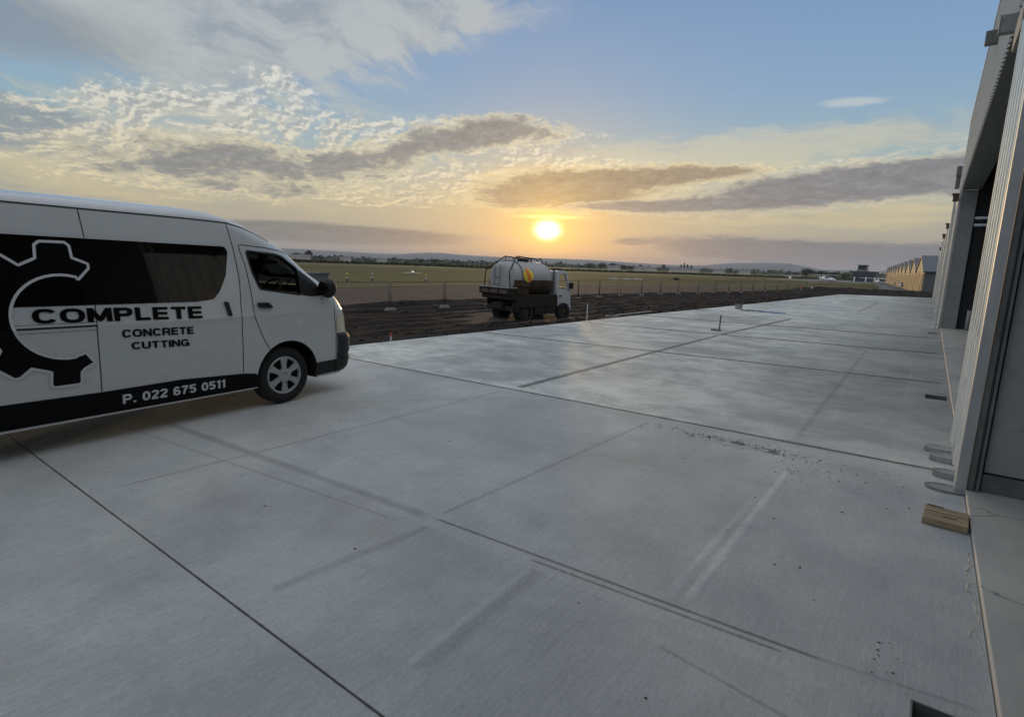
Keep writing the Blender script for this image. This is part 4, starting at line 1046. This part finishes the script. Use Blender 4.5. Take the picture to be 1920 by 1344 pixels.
# ------------------------------------------------------------------ site fence
def fence_panel():
    L, Hh = 3.3, 1.28
    t = thing('fence_panel', 'low wire mesh fence panel along the dirt', 'fence panel', group='temporary mesh fence panels along the gravel')
    mb = MB()
    mb.tube((0, 0, .02), (0, 0, Hh), .022).tube((L-.1, 0, .02), (L-.1, 0, Hh), .022); mb.tube((0, 0, Hh), (L-.1, 0, Hh), .013).tube((0, 0, .12), (L-.1, 0, .12), .013)
    mb.build('frame', 'fence', t, smooth=True)
    mb = MB()
    for i in range(1, 22): mb.tube((i*.145, 0, .12), (i*.145, 0, Hh), .0025, 4, caps=False)
    for i in range(1, 6): mb.tube((0, 0, .12+i*.2), (L-.1, 0, .12+i*.2), .003, 4, caps=False)
    mb.build('mesh', 'fence', t)
    mb = MB().box(-.32, .22, -.11, .11, .0, .12).box(-.25, .15, -.09, .09, .121, .15); mb.build('foot', 'concrete_block', t, bevel=.02)
    return t
FL = [(-19.2, 6.), (-18.7, 15.8), (-18.5, 24), (-19.2, 37.6), (-18.2, 48.6), (-17.1, 53.5), (-15.8, 65), (-13.4, 79)]
def along(path, step):
    out = []; seg = 0; pos = Vector(path[0]); out.append((pos.copy(), (Vector(path[1])-pos)))
    rem = step
    for a, b in zip(path, path[1:]):
        a = Vector(a); b = Vector(b); L = (b-a).length; t = rem
        while t < L: out.append((a+(b-a)*t/L, b-a)); t += step
        rem = t-L
    return out
proto = None
spots = along(FL, 3.3)
for i, (p, d) in enumerate(spots):
    if proto is None: o = proto = fence_panel()
    else: o = copy_tree(proto)
    o.location = (p.x, p.y, -.42); o.rotation_euler.z = math.atan2(d.y, d.x)
    nth = ('first', 'second', 'third', 'fourth', 'fifth', 'sixth', 'seventh', 'eighth', 'ninth', 'tenth', 'eleventh', 'twelfth', 'thirteenth', 'fourteenth', 'fifteenth', 'sixteenth')
    o['label'] = (nth[i-2]+' low mesh fence panel right of the van, before the truck cab') if 2 <= i <= 9 else (nth[i]+' low mesh fence panel hidden behind the van nose' if i < 2 else nth[min(i-10, 15)]+' low mesh fence panel right of the truck cab')
    if 14 < i: o.scale = (1, 1, 1)

# ------------------------------------------------------------------ small things on and round the slab
def stake(x, y, z, h, label, m='signwhite', tip=None, r=.018):
    t = thing('marker_stake', label, 'stake', (x, y, z), group='survey stakes at the slab edge')
    MB().box(-r, r, -r*.6, r*.6, -.05, h).build('post', m, t, bevel=.003)
    if tip: MB().box(-r*1.2, r*1.2, -r, r, h+.001, h+.07).build('tip', tip, t, bevel=.003)
stake(-9.55, 17.0, -.15, .62, 'pale wooden stake standing at the slab edge in front of the truck')
stake(-10.3, 8.75, -.2, .16, 'short stake with an orange-red top at the slab edge near the van nose', 'signwhite', 'red_stake', .02)
stake(-9.7, 9.9, -.18, .12, 'tiny dark peg at the slab edge between van and truck', 'seam', None, .02)
t = thing('screed_tool', 'upright dark handle on a flat base standing on the apron', 'tool', (-4.95, 16.75, 0), R(5))
MB().box(-.17, .10, -.06, .06, .003, .05).build('base', 'steel_dark', t, bevel=.005)
MB().tube((.06, 0, .05), (.07, 0, .42), .022).tube((.07, 0, .42), (.07, 0, .46), .030).build('handle', 'steel_dark', t)
t = thing('tub', 'round pale tub with dark lid on the far left edge of the apron', 'tub', (-7.25, 27.6, 0))
mb = MB(); n = 24; ring = lambda r, z: [(r*math.cos(2*math.pi*i/n), r*math.sin(2*math.pi*i/n), z) for i in range(n)]
mb.rings([ring(.15, .003), ring(.17, .19)]); mb.build('tub_body', 'concrete_block', t)
mb = MB(); mb.rings([ring(.18, .191), ring(.185, .22), ring(.16, .226)]); mb.build('lid', 'steel_dark', t)
def flat(name, label, cat, x, y, L, W, rz, m, h=.03):
    t = MB(); nx_ = 14; vs = []
    rows = []
    for i in range(nx_+1):
        u = -L/2+L*i/nx_; wd = W/2*(1-.35*abs(2*i/nx_-1)**2)*(1+.25*mnoise.noise(Vector((i*.6, x, y)))); zz = .006+h*(.4+.6*abs(mnoise.noise(Vector((i*.9, y, x)))))
        rows.append([(u, -wd, .004), (u, -wd*.5, zz), (u, wd*.4, zz*.9), (u, wd, .004)])
    t.rings(rows, cap=False, close=False); o = t.build(name, m, smooth=True); o.location = (x, y, 0); o.rotation_euler.z = rz
    return tag(o, label, cat)
flat('mat', 'black rumpled sheet lying beside the tub on the apron', 'sheet', -6.45, 26.9, .95, .35, R(12), 'black_sheet', .06)
flat('tarp', 'blue rumpled sheet lying to the right of the black one on the apron', 'sheet', -5.55, 26.7, 1.1, .30, R(10), 'blue', .06)
flat('strip', 'thin dark strip lying on the left slab edge before the tub', 'strip', -8.2, 25.0, .9, .10, R(20), 'black_sheet', .02)
flat('strip', 'thin dark strip lying on the left slab edge beyond the blue sheet', 'strip', -7.6, 33.5, 1.4, .10, R(5), 'black_sheet', .02)
t = MB().box(-1.2, 1.2, -.07, .07, 0, .05).build('plank', 'concrete_block', bevel=.005); t.location = (-9.7, 21.2, -.1); t.rotation_euler = (0, R(-2), R(78)); tag(t, 'pale plank lying on the dirt at the slab edge right of the truck', 'plank')
t = MB().box(-.3, .3, -.08, .08, 0, .06).build('plank', 'concrete_block', bevel=.005); t.location = (-9.6, 19.0, -.1); t.rotation_euler = (0, R(3), R(70)); tag(t, 'short pale offcut on the dirt at the slab edge right of the stake', 'plank')
# silt fence behind the slab end
mb = MB(); pts = []
for i in range(60):
    x = -15.5+i*.27; pts.append((x, 88+.12*x + .5*math.sin(x*.7)))
rows = [[(x, y, -.45) for x, y in pts], [(x, y+.05, -.10+.10*math.sin(x*1.3)+.06*fbm(x*.8, 1)) for x, y in pts], [(x, y+.12, -.45) for x, y in pts]]
mb.rings(rows, cap=False, close=False); tag(mb.build('silt_fence', 'black_sheet', smooth=True), 'long low black silt fence across the mound beyond the apron', 'silt fence')
for x, y, lb in ((-12.6, 75, 'small orange-topped post at the left end of the dirt mound'), (-11.6, 76, 'short pale post on the dirt mound beside the orange-topped one')):
    t = thing('edge_post', lb, 'post', (x, y, -.45)); MB().tube((0, 0, 0), (0, 0, .55), .09, 10).build('post', 'concrete_block', t); MB().tube((0, 0, .551), (0, 0, .72), .10, 10).build('tip', 'red_stake' if x < -12 else 'signwhite', t)
t = thing('sign_post', 'white board sign on a post before the far hangars', 'sign', (-1.9, 108, -.45))
MB().box(-.06, .06, -.06, .06, 0, 1.1).build('post', 'signwhite', t); MB().box(-.16, .16, -.08, -.061, .9, 2.4).build('board', 'signwhite', t)

# runway markers
def marker(x, y, label):
    t = thing('runway_marker', label, 'marker', (x, y, -.45), group='runway edge markers'); t.scale = (.72, .72, .85)
    MB().tube((0, 0, 0), (0, 0, .35), .10, 10).build('base', 'black_sheet', t)
    MB().tube((0, 0, .35), (0, 0, .58), .10, 10, r2=.13).build('band', 'signwhite', t)
    MB().tube((0, 0, .58), (0, 0, .78), .05, 10).build('neck', 'black_sheet', t)
    mb = MB(); n = 12; mb.rings([[(.12*math.sin(R(a))*math.cos(2*math.pi*i/n), .12*math.sin(R(a))*math.sin(2*math.pi*i/n), .88-.12*math.cos(R(a))) for i in range(n)] for a in (10, 40, 70, 100, 130, 170)]); mb.build('globe', 'yellow' if x > -48.2 else 'signwhite', t)
marker(-47.3, 34.5, 'runway marker with white globe, nearest to the van mirror'); marker(-48.2, 38.4, 'runway marker with yellow globe, second from the van mirror'); marker(-45.3, 43.6, 'runway marker with yellow globe, right of the small white aircraft')
for i, (px_, py_) in enumerate(((-52.6, 104), (-51.4, 107.6), (-50.4, 110.8))):
    t = MB().box(-.8, .8, -.6, .6, 0, .12).build('boundary_board', 'signwhite', bevel=.02); t.location = (px_, py_, -.45); t.rotation_euler.z = R(60)
    tag(t, ('left', 'middle', 'right')[i]+' of the three flat white boundary boards on the grass', 'board', 'boundary boards on the grass')
t = MB(); clod_mesh(t, 0, 0, .3, .55); t = t.build('bale', 'black_sheet'); t.location = (-46, 122, -.45); tag(t, 'lone dark bale on the grass right of the white boards', 'bale')
# site cabin roof left of the gravel
t = thing('shed', 'small grey flat-roofed shed just above the van mirror', 'shed', (-47.5, 29.6, -.45), R(20)); MB().box(-2.2, 2.2, -1, 1, 0, .75).build('wall', 'hangar_side', t); MB().box(-2.3, 2.3, -1.1, 1.1, .751, .92).build('roof', 'hangar_roof', t)

# ------------------------------------------------------------------ aircraft
def loft_y(mb, secs, n=14):   # fuselage along local x: (x, ry, rz, zc)
    mb.rings([[(x, ry*math.cos(2*math.pi*i/n), zc+rz*math.sin(2*math.pi*i/n)) for i in range(n)] for x, ry, rz, zc in secs])
def aircraft(x, y, z, rz, span, high, label, scale=1., group='light aircraft parked on the airfield'):
    t = thing('light_aircraft', label, 'aircraft', (x, y, z), rz, group); t.scale = (scale,)*3
    mb = MB(); loft_y(mb, [(2.1, .12, .12, 1.15), (1.95, .38, .38, 1.15), (1.2, .52, .52, 1.2), (.6, .56, .75, 1.4), (-.4, .54, .75, 1.4), (-1.4, .35, .45, 1.3), (-4.6, .10, .14, 1.35)]); mb.build('fuselage', 'plane_white', t, smooth=True)
    zw = 2.12 if high else .98
    mb = MB()
    for sd in (-1, 1):
        mb.rings([[(.75, sd*.0, zw), (.3, 0, zw+.10), (-.75, 0, zw+.02), (.2, 0, zw-.05)], [(.62, sd*span/2, zw+.14), (.3, sd*span/2, zw+.20), (-.5, sd*span/2, zw+.15), (.2, sd*span/2, zw+.11)]])
    mb.build('wing', 'plane_white', t)
    mb = MB().box(-4.75, -4.0, -1.6, 1.6, 1.38, 1.43); mb.build('tailplane', 'plane_white', t)
    MB().prism([(-3.8, 1.4), (-4.4, 2.6), (-4.85, 2.6), (-4.75, 1.4)], -.04, .04, lambda u, v, w: (u, w, v)).build('fin', 'plane_white', t)
    MB().box(.55, 1.0, -.42, .42, 1.62, 1.98).build('windscreen', 'tower_glass', t)
    for wx, wy in ((1.5, 0), (-.3, -1.1), (-.3, 1.1)):
        lg = MB().tube((wx, wy*.4, .9), (wx, wy, .25), .05, 6).build('leg', 'plane_white', t); MB().tube((wx, wy-.08, .22), (wx, wy+.08, .22), .22, 12).build('wheel', 'tyre', lg)
    return t
aircraft(-69.0, 63.2, -.45, R(135), 9.2, False, 'small white low-wing aircraft out on the grass left of the truck', .34, 'light aircraft on the airfield')
aircraft(-44.0, 236, -.6, R(-77), 10.5, True, 'white high-wing aircraft, leftmost of the parked row', .72, 'light aircraft on the airfield')
aircraft(-31.5, 228, -.5, R(-80), 10.8, True, 'white high-wing aircraft, second from the left in the parked row', 1., 'light aircraft on the airfield')
aircraft(-11.5, 176, -.5, R(-84), 10.8, True, 'white high-wing aircraft parked right of the control tower', .80, 'light aircraft on the airfield')
aircraft(-5.0, 140, -.5, R(-92), 10.8, True, 'white high-wing aircraft parked in front of the row of hangars', .56, 'light aircraft on the airfield')
aircraft(-25.5, 200, -.5, R(20), 9, False, 'white low-wing aircraft, third in the parked row before the tower', .7, 'light aircraft on the airfield')

# control tower
t = thing('control_tower', 'dark control tower building with glazed cab on the horizon right of the field', 'building', (-22.5, 262, -.5), R(-3))
MB().box(-3.6, 4.4, 0, 8, 0, 4.2).build('wall', 'tower', t); MB().box(-2.4, 1.2, .5, 4, 4.2, 5.0).build('tower_shaft', 'concrete_block', t)
MB().box(-2.0, 1.0, .3, 4.2, 5.0, 6.4).build('cab_glazing', 'tower_glass', t); MB().box(-2.3, 1.3, 0, 4.5, 6.4, 6.7).build('roof', 'tower', t)
MB().box(-7, -2.4, 0, 1.2, 4.4, 4.9).build('canopy', 'plane_white', t)
for xx in (-3, 1, 4): MB().box(xx, xx+.5, -.3, -.01, 0, 1.9).build('pillar', 'plane_white', t)

# ------------------------------------------------------------------ far row of gabled hangars
def gable_hangar(W, D, eh, rh):
    t = thing('gabled_hangar', 'gabled hangar', 'hangar', group='gabled hangars in the far row')
    # front is local -y... front plane y=0 facing +y ; width along x
    mb = MB(); mb.prism([(0, eh), (W, eh), (W/2, rh)], -.02, .06, lambda u, v, w: (u, w, v)); mb.build('gable', 'hangar_wall', t)
    mb = MB().box(0, W, -.2, -.021, 0, eh); mb.build('wall', 'hangar_wall', t)
    mb = MB()
    nD = 6
    for k in range(nD): 
        mb.cur = k % 2; mb.box(.5+k*(W-1)/nD+.05, .5+(k+1)*(W-1)/nD-.05, -.02+.05*(k % 2), .05+.05*(k % 2), .05, eh-.25)
    mb.build('door', ['hangar_door', 'hangar_door2'], t)
    mb = MB(); mb.box(0, .2, -D, -.21, 0, eh).box(W-.2, W, -D, -.21, 0, eh); mb.build('side_wall', 'hangar_side', t)
    mb = MB(); mb.prism([(-.3, eh-.1), (W/2, rh+.05), (W+.3, eh-.1), (W+.3, eh+.08), (W/2, rh+.25), (-.3, eh+.08)], -D, .20, lambda u, v, w: (u, w, v)); mb.build('roof', 'hangar_roof', t)
    return t
# row runs in direction 5 degrees left of +Y, fronts face left
rd = Vector((math.sin(R(-4.9)), math.cos(R(-4.9)), 0)); W_ = 13.2
start = Vector((-1.05, 97.0, -.45))
proto = gable_hangar(W_, 11, 3.1, 5.3)
ords = ['nearest', 'second', 'third', 'fourth', 'fifth', 'sixth', 'seventh', 'eighth', 'ninth', 'tenth', 'farthest']
for i in range(11):
    o = proto if i == 0 else copy_tree(proto)
    o.location = start + rd*(W_+.25)*i; o.rotation_euler.z = R(90)+R(4.9)
    o['label'] = ords[i]+' gabled cream and tan hangar in the far row beyond the apron'

# ------------------------------------------------------------------ trees, hedge, houses, hills
def crown(mb, cx, cy, cz, rx, rz, n, leaf):
    for i in range(n):
        while True:
            p = Vector((random.uniform(-1, 1), random.uniform(-1, 1), random.uniform(-1, 1)))
            if p.length < 1: break
        k = .62+.38*mnoise.noise(p*2.3+Vector((cx, cy, 0)))+.35
        p = p*k; q = Vector((cx+p.x*rx, cy+p.y*rx, cz+p.z*rz))
        a = Vector((random.uniform(-1, 1), random.uniform(-1, 1), random.uniform(-1, 1))).normalized()*leaf; b = a.orthogonal().normalized()*leaf*random.uniform(.5, 1)
        mb.add([q-a, q+b, q+a, q-b], [(0, 1, 2, 3)])
def polar(az, d, z=-.45): return Vector((math.sin(R(az))*d, math.cos(R(az))*d, z))
def tree(az, d, h, w, label, kind='round'):
    p = polar(az, d); t = thing('tree', label, 'tree', p, group='trees beyond the airfield')
    mb = MB(); mb.tube((0, 0, -.3), (0, 0, h*.5), h*.035, 8, r2=h*.018)
    for k in range(4): mb.tube((0, 0, h*.3), (math.cos(k*1.6)*w*.25, math.sin(k*1.6)*w*.25, h*.6), h*.014, 6)
    mb.build('trunk', 'bark', t)
    mb = MB()
    if kind == 'round':
        for k in range(5): crown(mb, random.uniform(-.25, .25)*w, random.uniform(-.25, .25)*w, h*random.uniform(.5, .72), w*.34, h*.27, 130, h*.05)
    else:
        for k in range(5): crown(mb, 0, 0, h*(.22+.16*k), w*.5*(1-k*.17), h*.14, 80, h*.04)
    mb.build('crown', 'leaf', t)
# individual trees that stand out against the hills (azimuth, distance, height, width)
for a in ((-57.4, 520, 9.6, 7, 'dark lone tree left on the horizon above the van mirror'), (-58.6, 520, 7, 9, 'low round tree at the far left of the horizon by the windscreen'),
          (-56.4, 560, 5.5, 10, 'low spreading tree right of the lone dark tree'),
          (-9.25, 300, 5.4, 6.5, 'round dark tree, leftmost behind the parked aircraft'), (-8.0, 300, 4.6, 8, 'round dark tree, second behind the parked aircraft'), (-7.0, 300, 4.2, 6, 'round dark tree, third behind the parked aircraft'), (-6.3, 300, 3.6, 7, 'low dark tree just left of the control tower')):
    tree(*a)
for a in ((-20.35, 700, 9.5, 4, 'slim pointed tree, leftmost of the pointed group'), (-20.05, 700, 11, 4, 'slim pointed tree, second of the pointed group'), (-19.75, 700, 10, 4, 'slim pointed tree, third of the pointed group'), (-19.4, 700, 9, 4.2, 'slim pointed tree, fourth of the pointed group'),
          (-24.2, 650, 7, 3, 'single pointed tree on the town skyline right of the sun')):
    tree(*a, kind='cone')
for i, (a, d, h, w) in enumerate(((-29.4, 620, 7.5, 14), (-28.2, 620, 8.0, 12), (-27.0, 620, 8.2, 13), (-26.0, 640, 7.0, 10), (-25.2, 640, 6.5, 10))):
    tree(a, d, h, w, ordn := ('leftmost', 'second', 'third', 'fourth', 'rightmost')[i]+' of the rounded trees on the skyline right of the truck cab')
for i, (a, d, h, w) in enumerate(((-46.6, 560, 5.6, 8), (-45.2, 560, 6.4, 14), (-42.9, 580, 5.0, 9))):
    tree(a, d, h, w, ('left', 'middle', 'right')[i]+' of the rounded trees on the skyline left of the tanker truck')
# hedges and far woods: one mass each
mb = MB()
for i in range(9000):
    a = random.uniform(-64, 2)**1; dist = 300 + 90*mnoise.noise(Vector((a*.07, 0, 0))) if a < -14 else 330
    hh = .85 + .4*mnoise.noise(Vector((a*.9, 3, 0))) + .3*mnoise.noise(Vector((a*4., 1, 0)))
    if a < -34: hh += .7
    p = polar(a, dist+random.uniform(-1.5, 1.5)); q = p+Vector((0, 0, random.uniform(0, max(.4, hh))))
    v1 = Vector((random.uniform(-1, 1), random.uniform(-1, 1), random.uniform(-.5, .5))).normalized()*.55; v2 = v1.orthogonal().normalized()*.4
    mb.add([q-v1, q+v2, q+v1, q-v2], [(0, 1, 2, 3)])
tag(mb.build('hedge', 'hedge'), 'long dark hedge along the far side of the field', 'hedge', kind='stuff')
mb = MB()
for i in range(15000):
    a = random.uniform(-66, 3); dist = random.uniform(1300, 2600)
    hh = 5.5 + 9*mnoise.noise(Vector((a*.8, dist*.003, 0))) + 6*mnoise.noise(Vector((a*3.3, 8, 0)))
    if hh < 1: continue
    p = polar(a, dist); q = p+Vector((0, 0, random.uniform(0, hh)))
    v1 = Vector((random.uniform(-1, 1), random.uniform(-1, 1), random.uniform(-.5, .5))).normalized()*6.5; v2 = v1.orthogonal().normalized()*4.0
    mb.add([q-v1, q+v2, q+v1, q-v2], [(0, 1, 2, 3)])
tag(mb.build('far_woods', 'leaf'), 'far belt of trees below the hills', 'trees', kind='stuff')
def house(az, d, w, label, rz=0):
    t = thing('house', label, 'house', polar(az, d), R(-az+rz), 'houses on the skyline of the town')
    MB().box(-w/2, w/2, 0, 8, 0, 3.2).build('wall', 'house_wall', t)
    MB().prism([(-.4, 3.2), (8.4, 3.2), (4, 5.0)], -w/2-.4, w/2+.4, lambda u, v, w_: (w_, u, v)).build('roof', 'house_roof', t)
for i, (a, d, w) in enumerate(((-26.9, 560, 13), (-24.5, 640, 11), (-23.3, 640, 14), (-21.0, 580, 10), (-20.2, 600, 16), (-19.0, 620, 9), (-16.8, 640, 12), (-58.2, 480, 16), (-54.0, 640, 12), (-50.5, 650, 12), (-14.5, 660, 12))):
    house(a, d, w, ('pale house under the rounded trees', 'pale house left of the single pointed tree', 'wide pale house right of the single pointed tree', 'small pale house left of the pointed tree group', 'wide pale house in front of the pointed tree group', 'small pale house right of the pointed tree group',
        'pale house among the far trees beyond the gravel', 'long pale house at the far left of the horizon', 'pale house between the lone tree and the aircraft', 'second pale house between the lone tree and the aircraft', 'pale house left of the leftmost parked aircraft')[i])
def hills():
    prof = [(-75, .5), (-68, .75), (-60, .85), (-58.3, .86), (-55, .78), (-52, .72), (-49, .70), (-46, .95), (-44.5, .98), (-42, .82), (-38, .75), (-33, .78), (-29, .76), (-24.3, .58), (-21, .50), (-18.2, .56), (-15.8, .84), (-12.6, .98), (-10.8, .96), (-9.4, .70), (-7.9, .46), (-6.2, .50), (-4.6, .30), (-3.3, .55), (0, .7), (8, .5), (20, .6)]
    mb = MB(); rows = []
    az_ = [-76+i*.25 for i in range(0, 400)]; az_ = [a for a in az_ if a < 20]
    for k, (d, f) in enumerate(((6200, 0), (6800, .35), (7400, .7), (8200, 1.0), (9500, .75))):
        row = []
        for a in az_:
            e = interp(a, prof); e = e + .03*mnoise.noise(Vector((a*1.2, k*.7, 0))) * (1 if k < 4 else 0) + .012*mnoise.noise(Vector((a*4, 2, 0)))
            row.append(tuple(polar(a, d, 1.75 + 8200*math.tan(R(e))*f - (3 if f == 0 else 0))))
        rows.append(row)
    mb.rings(rows, cap=False, close=False)
    m = mat('hill_slopes', (.04, .045, .04), .95, var=.3, vscale=.004)
    tag(mb.build('hills', m, smooth=True), 'range of low blue hills on the horizon', kind='structure')
hills()

# ------------------------------------------------------------------ haze in the air
def haze():
    m = bpy.data.materials.new('air_haze'); m.use_nodes = True; nt = m.node_tree; nt.nodes.clear()
    out = nt.nodes.new('ShaderNodeOutputMaterial'); v = nt.nodes.new('ShaderNodeVolumePrincipled')
    v.inputs['Color'].default_value = (.74, .82, .96, 1); v.inputs['Density'].default_value = HAZE; v.inputs['Anisotropy'].default_value = .2
    nt.links.new(v.outputs[0], out.inputs['Volume'])
    o = MB().box(-9600, 9600, -3500, 9900, -1.45, 180).build('haze', m)
    tag(o, 'thin evening haze over the airfield', 'haze', kind='stuff')
HAZE = .00009
haze()
